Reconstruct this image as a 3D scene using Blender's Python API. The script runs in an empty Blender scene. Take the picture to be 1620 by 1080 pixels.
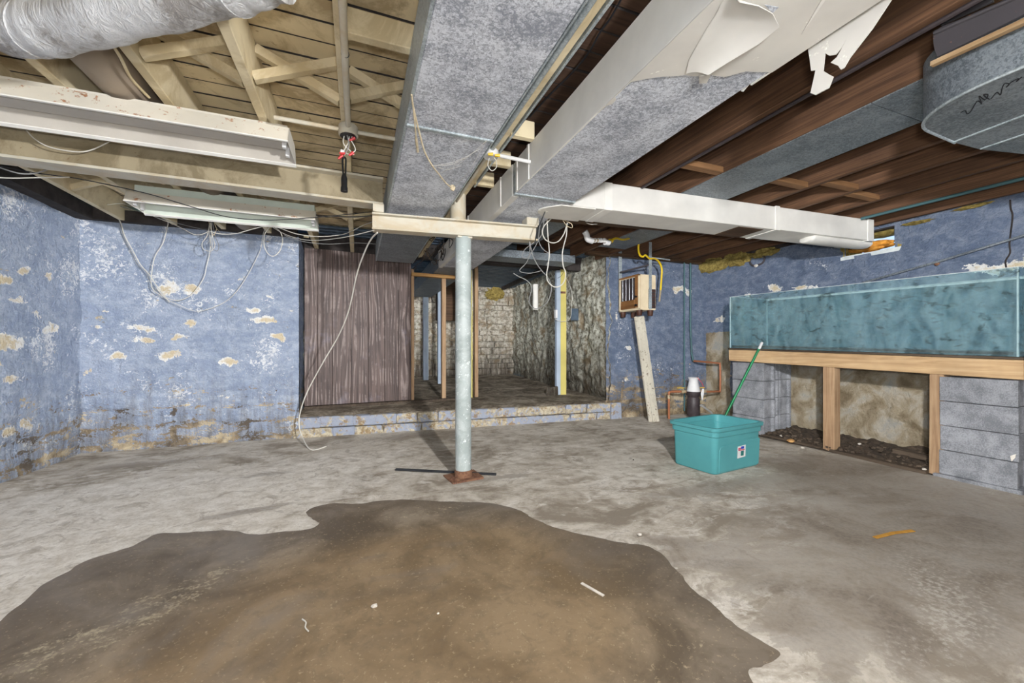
import bpy, bmesh, math, random
import numpy as np
from mathutils import Vector, Matrix, noise as mnoise
random.seed(7)
scn = bpy.context.scene
col = scn.collection

# ------------------------------------------------------------------ camera
CH = 1.0                                   # camera height
FPX = 634.0                                # focal length in pixels of the 1620 px frame
S, C = math.sin(math.radians(21.1)), math.cos(math.radians(21.1))
cd = bpy.data.cameras.new('camera'); cam = bpy.data.objects.new('camera', cd); col.objects.link(cam)
cam.location = (0, 0, CH); cam.rotation_euler = (math.pi/2, 0, -math.radians(21.1))
cd.sensor_width = 36; cd.lens = 36*FPX/1620; cd.shift_y = 8/1620; cd.clip_start = 0.02
scn.camera = cam
scn.view_settings.view_transform = 'Standard'; scn.view_settings.look = 'None'
scn.view_settings.gamma = 1; scn.view_settings.use_curve_mapping = False
scn.view_settings.exposure = 0.0

# ------------------------------------------------------------------ world + lights
w = bpy.data.worlds.new('world'); scn.world = w; w.use_nodes = True
wn = w.node_tree.nodes; bg = wn['Background']
sky = wn.new('ShaderNodeTexSky'); sky.sky_type = 'HOSEK_WILKIE'; sky.turbidity = 4
w.node_tree.links.new(sky.outputs[0], bg.inputs[0]); bg.inputs[1].default_value = 6.0

def lamp(name, kind, loc, energy, color=(1, 1, 1), size=0.1, rot=None, falloff=None, sy=None):
    d = bpy.data.lights.new(name, kind); d.energy = energy; d.color = color
    if kind == 'AREA':
        d.size = size
        if sy: d.shape = 'RECTANGLE'; d.size_y = sy
    else:
        d.shadow_soft_size = size
    if falloff:
        d.use_nodes = True; nt = d.node_tree
        em = nt.nodes['Emission']; lf = nt.nodes.new('ShaderNodeLightFalloff'); lf.inputs[0].default_value = falloff[1]
        nt.links.new(lf.outputs[falloff[0]], em.inputs[1])
    o = bpy.data.objects.new(name, d); col.objects.link(o); o.location = loc
    if rot: o.rotation_euler = rot
    return o
# the photographer's strobe right of the camera: hard shadows behind post and tub
lamp('strobe', 'POINT', (0.76, 0.10, 1.68), 34, (1.0, 1.0, 1.0), 0.05, falloff=('Constant', 1.0))
# two soft fill lamps added behind the camera to brighten the room
lamp('rear_fill', 'AREA', (0.9, -1.35, 0.95), 16, (1.0, 1.0, 1.0), 6.0, (math.pi/2, 0, 0), sy=2.0)
lamp('rear_left_fill', 'AREA', (-1.1, -1.2, 1.95), 0.9, (1.0, 1.0, 1.0), 1.6, (math.radians(62), 0, math.radians(-8)), falloff=('Constant', 1.0), sy=.4)
# fill lamp added at the camera position: brightens without visible shadows
lamp('camera_fill', 'POINT', (0.02, -0.06, 1.10), 11, (1.0, 1.0, 1.0), 0.04, falloff=('Constant', 1.0))
lamp('annex_fill', 'POINT', (0.2, 7.3, 1.9), 4, (1.0, 0.95, 0.88), 0.08)  # unseen fill lamp added to lift the back room

# ------------------------------------------------------------------ photo pixel -> point on a plane of the room
def _d(u, v):
    a = (u-810)/FPX; b = (548-v)/FPX
    return S + a*C, C - a*S, b
def PX(u, v, X):
    dx, dy, b = _d(u, v); t = X/dx; return Vector((X, t*dy, CH+t*b))
def PY(u, v, Y):
    dx, dy, b = _d(u, v); t = Y/dy; return Vector((t*dx, Y, CH+t*b))
def PZ(u, v, Z):
    dx, dy, b = _d(u, v); t = (Z-CH)/b; return Vector((t*dx, t*dy, Z))

# ------------------------------------------------------------------ materials
def lin(c):
    c = c/255.0
    return c/12.92 if c <= 0.04045 else ((c+0.055)/1.055)**2.4
def rgb(r, g, b): return (lin(r), lin(g), lin(b), 1)

class NT:
    def __init__(s, name):
        s.m = bpy.data.materials.new(name); s.m.use_nodes = True
        s.t = s.m.node_tree; s.p = s.t.nodes['Principled BSDF']; s._pos = None
    def n(s, k): return s.t.nodes.new(k)
    def l(s, a, b): s.t.links.new(a, b)
    def put(s, sock, v):
        if v is None: return
        if isinstance(v, bpy.types.NodeSocket): s.l(v, sock)
        else: sock.default_value = v
    def pos(s):
        if s._pos is None: s._pos = s.n('ShaderNodeNewGeometry').outputs['Position']
        return s._pos
    def sc(s, v, k):
        n = s.n('ShaderNodeVectorMath'); n.operation = 'MULTIPLY'; s.l(v, n.inputs[0]); n.inputs[1].default_value = k
        return n.outputs[0]
    def noise(s, scale, detail=4, rough=.55, dist=0, vec=None):
        n = s.n('ShaderNodeTexNoise'); s.l(vec or s.pos(), n.inputs['Vector'])
        n.inputs['Scale'].default_value = scale; n.inputs['Detail'].default_value = detail
        n.inputs['Roughness'].default_value = rough; n.inputs['Distortion'].default_value = dist
        return n.outputs[0]
    def voro(s, scale, feature='F1', vec=None, out=0):
        n = s.n('ShaderNodeTexVoronoi'); n.feature = feature; s.l(vec or s.pos(), n.inputs['Vector']); n.inputs['Scale'].default_value = scale
        return n.outputs[out]
    def ramp(s, f, stops):
        n = s.n('ShaderNodeValToRGB'); s.put(n.inputs[0], f); e = n.color_ramp.elements
        while len(e) < len(stops): e.new(0.5)
        for q, (p, c) in zip(e, stops):
            q.position = p; q.color = c if isinstance(c, tuple) else (c, c, c, 1)
        return n.outputs[0]
    def mix(s, f, a, b, mode='MIX'):
        n = s.n('ShaderNodeMix'); n.data_type = 'RGBA'; n.blend_type = mode
        s.put(n.inputs[0], f); s.put(n.inputs[6], a); s.put(n.inputs[7], b); return n.outputs[2]
    def math(s, op, a, b=None, clamp=False):
        n = s.n('ShaderNodeMath'); n.operation = op; n.use_clamp = clamp; s.put(n.inputs[0], a); s.put(n.inputs[1], b); return n.outputs[0]
    def attr(s, name):
        n = s.n('ShaderNodeAttribute'); n.attribute_name = name
        q = s.n('ShaderNodeSeparateColor'); s.l(n.outputs[0], q.inputs[0]); return q.outputs
    def xyz(s):
        n = s.n('ShaderNodeSeparateXYZ'); s.l(s.pos(), n.inputs[0]); return n.outputs
    def rnd(s): return s.n('ShaderNodeObjectInfo').outputs['Random']
    def bump(s, h, strength=.4, dist=.01):
        n = s.n('ShaderNodeBump'); n.inputs['Strength'].default_value = strength; n.inputs['Distance'].default_value = dist
        s.l(h, n.inputs['Height']); s.l(n.outputs[0], s.p.inputs['Normal'])
    def fin(s, colr, rough=.8, metal=0, spec=.3):
        s.put(s.p.inputs['Base Color'], colr); s.put(s.p.inputs['Roughness'], rough); s.put(s.p.inputs['Metallic'], metal)
        s.p.inputs['Specular IOR Level'].default_value = spec
        return s.m
M = {}
def plain(name, c, c2=None, scale=14, rough=.6, metal=0, spec=.4, bump=.15):
    t = NT(name); c2 = c2 or tuple(int(x*.8) for x in c)
    nz = t.noise(scale, 5, .6)
    t.bump(nz, bump, .004)
    M[name] = t.fin(t.ramp(nz, [(.3, rgb(*c2)), (.65, rgb(*c))]), rough, metal, spec); return M[name]
def wood(name, axis, light, mid, dark, fine=38, rough=.75, knots=True):
    t = NT(name); k = [fine*.45]*3; k['xyz'.index(axis)] = .9
    v = t.sc(t.pos(), tuple(k)); g = t.noise(1.6, 6, .62, 1.2, v)
    k2 = [fine*3]*3; k2['xyz'.index(axis)] = 4
    g2 = t.noise(1, 3, .6, 0, t.sc(t.pos(), tuple(k2)))
    c = t.ramp(g, [(.28, rgb(*dark)), (.5, rgb(*mid)), (.72, rgb(*light))])
    c = t.mix(t.math('MULTIPLY', g2, .35), c, rgb(*dark))
    big = t.noise(2.2, 4, .6)
    c = t.mix(t.ramp(big, [(.45, 0.0), (.75, .45)]), c, rgb(*[int(x*.72) for x in dark]))
    hs = t.n('ShaderNodeHueSaturation'); t.l(c, hs.inputs['Color'])
    t.l(t.math('ADD', t.math('MULTIPLY', t.rnd(), .28), .86), hs.inputs['Value'])
    t.bump(g, .25, .004)
    M[name] = t.fin(hs.outputs[0], rough, 0, .25); return M[name]
def speck(name, base, spots, thr=.62, scale=9, rough=.6, metal=0, extra=None, dirt=None):
    """paint with patches of rust, grime or flaking"""
    t = NT(name); n1 = t.noise(scale, 7, .68, .6); n2 = t.noise(scale*5, 4, .6)
    f = t.math('ADD', t.math('MULTIPLY', n1, .75), t.math('MULTIPLY', n2, .25))
    c = t.ramp(t.noise(3, 4), [(.3, rgb(*[int(x*.9) for x in base])), (.7, rgb(*base))])
    if dirt: c = t.mix(t.ramp(t.noise(3.4, 7, .7, .8), [(.46, 0.0), (.60, .8)]), c, rgb(*dirt))
    c = t.mix(t.ramp(f, [(thr, 0.0), (thr+.04, 1.0)]), c, t.ramp(n2, [(.35, rgb(*spots)), (.65, rgb(*[min(255, int(x*1.35)) for x in spots]))]))
    hs = t.n('ShaderNodeHueSaturation'); t.l(c, hs.inputs['Color']); t.l(t.math('ADD', t.math('MULTIPLY', t.rnd(), .14), .93), hs.inputs['Value']); c = hs.outputs[0]
    t.bump(f, .3, .004)
    M[name] = t.fin(c, rough, metal, .35); return M[name]
def galv(name, a, b, rough=.5, metal=.55, scale=110):
    t = NT(name); v = t.voro(scale, 'F1', None, 1); q = t.n('ShaderNodeSeparateColor'); t.l(v, q.inputs[0])
    n = t.noise(5, 6, .7, .4); fine = t.noise(190, 3, .7)
    f = t.math('ADD', t.math('ADD', t.math('MULTIPLY', q.outputs[0], .13), t.math('MULTIPLY', n, .42)), t.math('MULTIPLY', fine, .45))
    c = t.ramp(f, [(.41, rgb(*b)), (.58, rgb(*a))])
    M[name] = t.fin(c, t.math('ADD', t.math('MULTIPLY', n, .3), rough-.15), metal, .4); return M[name]

def blue_wall(name, paint, paint2, base_stain=1.0, flake=.60, white=.60, chalk=.45):
    t = NT(name); p = t.xyz(); at = t.attr('mask')          # r = bare patch, g = bare concrete, b = joint depth
    n1 = t.noise(3.2, 6, .62, .5); n2 = t.noise(16, 6, .7, .4); n3 = t.noise(60, 4, .6)
    c = t.mix(t.ramp(n1, [(.35, 0.0), (.68, 1.0)]), rgb(*paint), rgb(*paint2))
    tw = t.noise(1, 8, .78, .35, t.sc(t.pos(), (8, 8, 13)))
    c = t.mix(t.ramp(tw, [(.44, 0.0), (.64, chalk)]), c, rgb(205, 212, 222))
    c = t.mix(t.ramp(t.noise(26, 6, .75, 1.2), [(.36, .22), (.48, 0.0)]), c, rgb(*[int(x*.8) for x in paint]))
    # flaked paint: tan plaster and white lime
    horiz = t.noise(1, 6, .66, .5, t.sc(t.pos(), (5, 5, 13)))
    fl = t.ramp(t.math('ADD', t.math('MULTIPLY', horiz, .8), t.math('MULTIPLY', n3, .2)), [(flake, 0.0), (flake+.02, 1.0)])
    tan = t.ramp(n2, [(.38, rgb(184, 162, 126)), (.5, rgb(206, 194, 170)), (.62, rgb(228, 227, 224))])
    c = t.mix(fl, c, tan)
    pk = t.math('ADD', at[0], t.math('MULTIPLY', t.math('SUBTRACT', t.math('ADD', t.math('MULTIPLY', n2, .7), t.math('MULTIPLY', n3, .3)), .5), 2.2))
    c = t.mix(t.ramp(pk, [(.5, 0.0), (.55, .95)]), c, t.mix(t.ramp(t.math('ADD', t.math('MULTIPLY', pk, .5), n1), [(.78, 0.0), (.95, 1.0)]), rgb(228, 227, 223), rgb(206, 190, 158)))
    # small crisp flakes in clusters
    cl = t.noise(2.1, 3, .6); fk = t.noise(34, 5, .75, .8)
    c = t.mix(t.ramp(t.math('ADD', t.math('MULTIPLY', cl, .45), t.math('MULTIPLY', fk, .55)), [(white, 0.0), (white+.02, .8)]), c, rgb(228, 229, 230))
    # rising damp: tan mineral crusts along joints and grey runs, strongest near the floor
    low = t.ramp(p[2], [(0.0, 1.0), (.45, .55), (.95, 0.0)])
    st = t.noise(1, 7, .72, .8, t.sc(t.pos(), (5, 5, 14)))
    run = t.noise(1, 6, .72, .3, t.sc(t.pos(), (17, 17, 1.5)))
    c = t.mix(t.math('MULTIPLY', t.ramp(t.math('ADD', t.math('MULTIPLY', low, .24*base_stain), run), [(.56, 0.0), (.82, .85)]), low), c, rgb(104, 98, 88))
    lj = t.math('MULTIPLY', low, t.math('ADD', .17, t.math('MULTIPLY', at[2], .13)))
    f = t.math('ADD', t.math('ADD', t.math('MULTIPLY', st, .7), t.math('MULTIPLY', n3, .3)), t.math('MULTIPLY', lj, base_stain))
    c = t.mix(t.ramp(f, [(.665, 0.0), (.69, .9)]), c, t.ramp(n1, [(.4, rgb(88, 76, 60)), (.5, rgb(140, 122, 94)), (.6, rgb(188, 172, 142))]))
    # bare concrete
    bc = t.ramp(t.noise(4.5, 6, .62, .5), [(.36, rgb(118, 104, 82)), (.48, rgb(148, 136, 114)), (.58, rgb(166, 158, 143)), (.68, rgb(150, 150, 145))])
    bk = t.math('ADD', at[1], t.math('MULTIPLY', t.math('SUBTRACT', n2, .5), .5))
    c = t.mix(t.ramp(bk, [(.48, 0.0), (.52, 1.0)]), c, bc)
    t.bump(t.math('ADD', t.math('ADD', n2, t.math('MULTIPLY', n3, .4)), t.math('MULTIPLY', fl, -.3)), 1.0, .025)
    M[name] = t.fin(c, .75, 0, .3)
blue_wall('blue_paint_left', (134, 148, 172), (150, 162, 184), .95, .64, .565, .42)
blue_wall('blue_paint_right', (86, 99, 122), (97, 110, 133), 1.3, .69, .615, .22)  # own darker paint, plus the right side's dimmer light put into the colour
def lime_wall(name, a, b, c_, low_z=1.1):
    t = NT(name); p = t.xyz()
    n1 = t.noise(4, 6, .65, .6); n2 = t.noise(18, 6, .7); run = t.noise(1, 6, .7, .4, t.sc(t.pos(), (13, 13, 1.3)))
    c = t.ramp(n2, [(.4, rgb(*b)), (.57, rgb(*a))])
    c = t.mix(t.ramp(n1, [(.52, 0.0), (.62, .8)]), c, rgb(128, 110, 84))
    low = t.ramp(t.math('MULTIPLY', t.math('SUBTRACT', p[2], .2), .6), [(0, 1.0), (.9, .25)])
    c = t.mix(t.ramp(t.math('MULTIPLY', low, t.math('ADD', run, t.math('MULTIPLY', n2, .3))), [(.3, 0.0), (.62, .9)]), c, rgb(*c_))
    t.bump(t.math('ADD', n2, t.math('MULTIPLY', n1, .6)), .6, .02)
    M[name] = t.fin(c, .85, 0, .2)
lime_wall('lime_stone', (186, 180, 168), (120, 112, 98), (46, 38, 31))
lime_wall('lime_plaster', (200, 200, 188), (112, 108, 94), (50, 41, 31))

# floor
t = NT('concrete_floor'); at = t.attr('mask')
n1 = t.noise(1.7, 7, .66, .8); n2 = t.noise(9, 7, .7, .5); n3 = t.noise(48, 5, .7)
sw = t.noise(1, 6, .68, 1.2, t.sc(t.pos(), (2.2, 5, 1)))
f = t.math('ADD', t.math('MULTIPLY', n1, .5), t.math('ADD', t.math('MULTIPLY', sw, .35), t.math('MULTIPLY', n2, .2)))
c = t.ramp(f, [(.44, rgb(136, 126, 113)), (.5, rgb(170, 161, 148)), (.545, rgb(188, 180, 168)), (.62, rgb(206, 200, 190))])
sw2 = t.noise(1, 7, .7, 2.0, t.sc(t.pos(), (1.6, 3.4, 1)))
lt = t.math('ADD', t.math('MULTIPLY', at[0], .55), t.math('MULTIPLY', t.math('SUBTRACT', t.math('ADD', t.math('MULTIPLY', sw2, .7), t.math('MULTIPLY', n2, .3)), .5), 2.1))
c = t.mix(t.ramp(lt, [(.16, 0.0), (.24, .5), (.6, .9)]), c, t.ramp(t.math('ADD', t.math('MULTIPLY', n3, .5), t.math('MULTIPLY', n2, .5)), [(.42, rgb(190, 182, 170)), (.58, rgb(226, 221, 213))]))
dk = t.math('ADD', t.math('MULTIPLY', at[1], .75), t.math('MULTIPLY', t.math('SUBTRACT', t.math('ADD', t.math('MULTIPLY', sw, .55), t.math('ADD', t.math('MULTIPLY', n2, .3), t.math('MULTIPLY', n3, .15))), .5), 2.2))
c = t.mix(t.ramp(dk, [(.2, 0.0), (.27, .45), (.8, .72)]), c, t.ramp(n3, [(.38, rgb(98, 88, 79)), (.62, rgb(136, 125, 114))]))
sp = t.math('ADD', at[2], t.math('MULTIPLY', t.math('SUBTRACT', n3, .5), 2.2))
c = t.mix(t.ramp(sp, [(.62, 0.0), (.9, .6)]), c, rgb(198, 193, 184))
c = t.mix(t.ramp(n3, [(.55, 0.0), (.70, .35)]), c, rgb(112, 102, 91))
c = t.mix(t.ramp(t.noise(5.5, 8, .75, 1.5), [(.54, 0.0), (.6, .5)]), c, rgb(140, 130, 117))
t.bump(t.math('ADD', t.math('MULTIPLY', n2, .5), n3), .22, .004)
M['concrete_floor'] = t.fin(c, t.math('SUBTRACT', .86, t.math('MULTIPLY', at[1], .3)), 0, .3)
# wet floor film
t = NT('wet_film'); at = t.attr('mask')                       # r mud, g rim, b pale scum
n1 = t.noise(2.4, 6, .62, .6); n2 = t.noise(14, 6, .7, .6); n3 = t.noise(70, 4, .65)
c = t.ramp(n1, [(.4, rgb(94, 83, 70)), (.5, rgb(116, 104, 89)), (.6, rgb(140, 128, 112))])
md = t.math('ADD', at[0], t.math('MULTIPLY', t.math('SUBTRACT', n1, .5), .5))
c = t.mix(t.ramp(md, [(.15, 0.0), (.75, 1.0)]), c, t.ramp(n1, [(.4, rgb(116, 98, 75)), (.6, rgb(142, 122, 96))]))
c = t.mix(t.math('MULTIPLY', at[1], .6), c, rgb(102, 92, 82))
streak = t.noise(1, 6, .7, 1.0, t.sc(t.pos(), (10, 16, 1)))
sp = t.math('ADD', at[2], t.math('MULTIPLY', t.math('SUBTRACT', t.math('ADD', t.math('MULTIPLY', streak, .6), t.math('MULTIPLY', n3, .4)), .5), 2.4))
c = t.mix(t.ramp(sp, [(.5, 0.0), (.72, .8)]), c, rgb(178, 166, 140))
c = t.mix(t.ramp(n2, [(.5, 0.0), (.62, .35)]), c, rgb(96, 84, 68))
c = t.mix(t.ramp(n3, [(.6, 0.0), (.68, .5)]), c, rgb(176, 160, 130))
gr = t.noise(1.3, 4, .6, 1.2); c = t.mix(t.ramp(gr, [(.52, 0.0), (.68, .6)]), c, rgb(122, 114, 106))
t.bump(n3, .08, .002)
M['wet_film'] = t.fin(c, .5, 0, .28)

speck('cream_wood', (226, 212, 178), (132, 112, 86), .66, 13, .7, 0, None, (184, 166, 130))
speck('cream_plank', (226, 209, 172), (124, 104, 78), .62, 12, .75, 0, None, (164, 144, 110))
wood('brown_plank', 'x', (108, 84, 68), (88, 67, 54), (60, 45, 37), 30)
wood('brown_joist', 'y', (132, 98, 72), (104, 76, 56), (70, 51, 39), 70)
wood('brown_beam', 'x', (112, 86, 64), (88, 66, 48), (56, 42, 31), 34)
wood('lumber_y', 'y', (206, 180, 144), (188, 158, 120), (152, 122, 88), 36)
wood('lumber_z', 'z', (196, 168, 134), (174, 144, 112), (134, 104, 78), 36)
wood('lumber_x', 'x', (208, 168, 112), (190, 146, 92), (146, 104, 62), 36)
wood('block_wood', 'x', (170, 130, 92), (146, 108, 74), (106, 76, 50), 36)
t = NT('panel_wood')
off = t.n('ShaderNodeVectorMath'); off.operation = 'ADD'; t.l(t.sc(t.pos(), (1, 0.01, .11)), off.inputs[0])
cb = t.n('ShaderNodeCombineXYZ'); t.l(t.math('MULTIPLY', t.rnd(), 7), cb.inputs[2]); t.l(cb.outputs[0], off.inputs[1])
wv = t.n('ShaderNodeTexWave'); wv.wave_type = 'BANDS'; wv.bands_direction = 'X'; t.l(off.outputs[0], wv.inputs[0]); wv.inputs['Scale'].default_value = 6.5
wv.inputs['Distortion'].default_value = 16; wv.inputs['Detail'].default_value = 2.5; wv.inputs['Detail Scale'].default_value = .9; wv.inputs['Detail Roughness'].default_value = .55
g = t.noise(1, 6, .65, .6, t.sc(t.pos(), (40, 40, 1.6)))
bl = t.noise(4, 5, .65, .5)
c = t.ramp(g, [(.38, rgb(62, 50, 48)), (.62, rgb(98, 82, 77))])
c = t.mix(t.math('MULTIPLY', t.ramp(wv.outputs[1], [(.62, 0.0), (.92, .6)]), t.ramp(bl, [(.44, .08), (.58, 1.0)])), c, rgb(146, 132, 127))
c = t.mix(t.ramp(t.noise(2.2, 5, .6), [(.58, 0.0), (.75, .35)]), c, rgb(140, 140, 160))
hs = t.n('ShaderNodeHueSaturation'); t.l(c, hs.inputs['Color']); t.l(t.math('ADD', t.math('MULTIPLY', t.rnd(), .22), .9), hs.inputs['Value'])
M['panel_wood'] = t.fin(hs.outputs[0], .55, 0, .3)
wood('rotten_wood', 'y', (112, 98, 84), (84, 72, 60), (48, 40, 34), 40)
wood('heater_wood', 'y', (176, 130, 80), (154, 108, 64), (112, 76, 44), 60, .4)
speck('cream_steel', (204, 198, 182), (150, 104, 72), .63, 11, .5, 0, None, (186, 170, 142))
speck('cream_fixture', (232, 226, 212), (138, 100, 74), .575, 15, .45)
speck('green_fixture', (214, 224, 212), (160, 130, 100), .72, 9, .4)
speck('beam_grime', (160, 148, 122), (96, 80, 60), .60, 26, .6, 0, None, (116, 104, 80))
speck('white_rim', (238, 236, 230), (180, 150, 120), .76, 9, .4)
speck('grey_inner', (200, 194, 184), (130, 112, 90), .74, 9, .5)
t = NT('silver_wrap'); n = t.noise(1, 5, .65, 1.5, t.sc(t.pos(), (34, 34, 5))); n2 = t.noise(5, 4, .6)
t.bump(n, .7, .02); M['silver_wrap'] = t.fin(t.ramp(t.math('ADD', t.math('MULTIPLY', n, .35), t.math('MULTIPLY', n2, .65)), [(.38, rgb(160, 156, 153)), (.50, rgb(220, 221, 223))]), .42, .1, .5)
speck('taupe_duct', (150, 136, 120), (110, 90, 70), .66, 7, .6)
speck('white_wrap', (234, 232, 226), (204, 198, 188), .66, 5, .85)
speck('paper_wrap', (216, 213, 206), (198, 192, 182), .60, 6, .9)
speck('post_paint', (164, 174, 173), (182, 188, 186), .58, 30, .5, 0, None, (184, 192, 191))
speck('rust', (128, 94, 72), (84, 58, 46), .5, 22, .9)
speck('dark_rust', (74, 70, 74), (120, 84, 64), .6, 20, .7)
speck('flaky_white', (200, 194, 178), (78, 66, 54), .57, 26, .8)
speck('yellow_paint', (204, 190, 110), (130, 104, 60), .68, 16, .7)
speck('sky_paint', (160, 174, 190), (96, 96, 96), .68, 16, .7)
speck('teal_paint', (72, 104, 108), (50, 66, 66), .6, 20, .6)
speck('copper', (170, 110, 78), (110, 100, 80), .62, 18, .45, .35)
speck('brass_old', (176, 160, 130), (110, 90, 66), .55, 20, .5, .2)
speck('white_plastic', (226, 226, 226), (170, 168, 166), .72, 12, .5)
galv('galvanised', (226, 230, 238), (146, 151, 163), .6, .15)
galv('galvanised_dark', (140, 148, 154), (94, 101, 108), .5, .3)
galv('galvanised_bright', (196, 206, 210), (150, 160, 166), .42, .45)
plain('white_cable', (216, 213, 205), (194, 190, 180), 6)
plain('grey_cable', (150, 150, 150), (120, 120, 118), 6)
plain('black_cable', (44, 46, 50), (30, 31, 34), 8)
plain('black_plastic', (26, 27, 29), (20, 20, 22), 8, .4)
plain('red_plastic', (214, 44, 48), (176, 34, 40), 8, .4)
plain('yellow_plastic', (238, 206, 40), (214, 176, 24), 8, .4)
plain('rope', (214, 200, 172), (180, 164, 134), 40, .9)
plain('insulation', (160, 142, 82), (98, 84, 46), 26, 1, 0, .1, .8)
plain('insulation_orange', (226, 164, 76), (176, 112, 44), 22, 1, 0, .1, .8)
plain('tub_teal', (84, 156, 160), (76, 144, 149), 3, .42, 0, .4, .05)
plain('green_handle', (12, 128, 78), (8, 108, 64), 6, .35)
plain('heater_cream', (222, 206, 176), (208, 190, 158), 8, .45)
plain('heater_dark', (66, 58, 60), (48, 42, 44), 20, .5)
plain('heater_brown', (76, 46, 34), (60, 36, 26), 20, .5)
plain('chrome', (190, 194, 198), (150, 156, 162), 10, .25, .8)
plain('silicone', (214, 220, 220), (188, 194, 194), 10, .4)
plain('dirt', (78, 66, 54), (44, 37, 31), 30, 1)
plain('chip_white', (222, 216, 206), (190, 182, 170), 30, .9)
plain('orange_strip', (196, 146, 60), (168, 118, 44), 30, .8)
plain('ink', (28, 28, 34), (24, 24, 28), 8, .6)
plain('ink_blue', (44, 70, 180), (40, 62, 168), 4, .5)
plain('ink_red', (206, 66, 78), (196, 58, 70), 4, .5)
plain('ink_green', (40, 116, 112), (36, 104, 100), 4, .5)
plain('sill_dark', (62, 56, 54), (38, 34, 33), 12, .9)
plain('blue_sheet', (92, 108, 124), (66, 80, 96), 10, .5, .3)
plain('stair_wall', (196, 192, 184), (176, 170, 160), 5, .9)
# cinder block
t = NT('cinder'); n = t.noise(7, 5, .65); f = t.noise(130, 4, .7)
c = t.ramp(t.math('ADD', t.math('MULTIPLY', n, .55), t.math('MULTIPLY', f, .45)), [(.42, rgb(112, 114, 119)), (.58, rgb(152, 154, 159))])
hs = t.n('ShaderNodeHueSaturation'); t.l(c, hs.inputs['Color']); t.l(t.math('ADD', t.math('MULTIPLY', t.rnd(), .16), .92), hs.inputs['Value'])
t.bump(f, .5, .004); M['cinder'] = t.fin(hs.outputs[0], .95, 0, .15)
# step stones: tan stone with remnants of blue paint
t = NT('step_stone'); n = t.noise(11, 6, .7, .8); n2 = t.noise(26, 5, .7)
c = t.ramp(n2, [(.35, rgb(132, 120, 100)), (.6, rgb(186, 176, 154))])
f = t.math('ADD', n, t.math('MULTIPLY', t.math('SUBTRACT', t.rnd(), .5), .14))
c = t.mix(t.ramp(f, [(.49, 0.0), (.53, .85)]), c, rgb(140, 150, 170))
c = t.mix(t.ramp(t.noise(12, 6, .7), [(.55, 0.0), (.61, .8)]), c, rgb(132, 108, 74))
t.bump(n2, .6, .01); M['step_stone'] = t.fin(c, .9, 0, .2)
# earth/concrete of the annex
t = NT('annex_floor'); n = t.noise(3, 7, .7, .6); n2 = t.noise(22, 6, .7)
c = t.ramp(t.math('ADD', t.math('MULTIPLY', n, .7), t.math('MULTIPLY', n2, .3)), [(.4, rgb(80, 71, 60)), (.5, rgb(124, 114, 100)), (.6, rgb(166, 156, 141))])
t.bump(n2, .6, .015); M['annex_floor'] = t.fin(c, .92, 0, .2)
# dirty aquarium glass
t = NT('tank_glass'); p = t.p
n = t.noise(1, 7, .75, .8, t.sc(t.pos(), (9, 9, 17))); n2 = t.noise(1, 6, .7, .8, t.sc(t.pos(), (9, 9, 4)))
tr = t.n('ShaderNodeBsdfTransparent'); tr.inputs[0].default_value = rgb(232, 244, 246)
film = t.n('ShaderNodeBsdfDiffuse'); film.inputs[0].default_value = rgb(168, 200, 208)
gl = t.n('ShaderNodeBsdfGlossy'); gl.inputs['Roughness'].default_value = .06
alg = t.n('ShaderNodeBsdfDiffuse'); alg.inputs[0].default_value = rgb(44, 60, 58)
mx = t.n('ShaderNodeMixShader'); t.l(t.ramp(n2, [(.40, .07), (.60, .24)]), mx.inputs[0]); t.l(tr.outputs[0], mx.inputs[1]); t.l(film.outputs[0], mx.inputs[2])
mx2 = t.n('ShaderNodeMixShader'); t.l(t.ramp(n, [(.555, 0.0), (.68, .75)]), mx2.inputs[0]); t.l(mx.outputs[0], mx2.inputs[1]); t.l(alg.outputs[0], mx2.inputs[2])
mx3 = t.n('ShaderNodeMixShader'); mx3.inputs[0].default_value = .05; t.l(mx2.outputs[0], mx3.inputs[1]); t.l(gl.outputs[0], mx3.inputs[2])
t.l(mx3.outputs[0], t.n('ShaderNodeOutputMaterial').inputs[0]); M['tank_glass'] = t.m
for nd in list(t.t.nodes):
    if nd.type == 'OUTPUT_MATERIAL' and not nd.inputs[0].is_linked: t.t.nodes.remove(nd)
for nd in list(t.t.nodes):
    if nd.type == 'OUTPUT_MATERIAL' and nd.inputs[0].links[0].from_node.type == 'BSDF_PRINCIPLED': t.t.nodes.remove(nd)
# cobweb: thin pale fibres
plain('web', (206, 202, 196), (180, 176, 168), 30, 1)

# ------------------------------------------------------------------ mesh helpers
def tag(o, label=None, cat=None, group=None, kind=None):
    if label: o['label'] = label
    if cat: o['category'] = cat
    if group: o['group'] = group
    if kind: o['kind'] = kind
    return o
def thing(name, label, cat, loc=(0, 0, 0), group=None):
    o = bpy.data.objects.new(name, None); col.objects.link(o); o.location = loc; o.empty_display_size = .1
    return tag(o, label, cat, group)
def wloc(o):
    v = Vector((0, 0, 0))
    while o: v += o.location; o = o.parent
    return v

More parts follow.
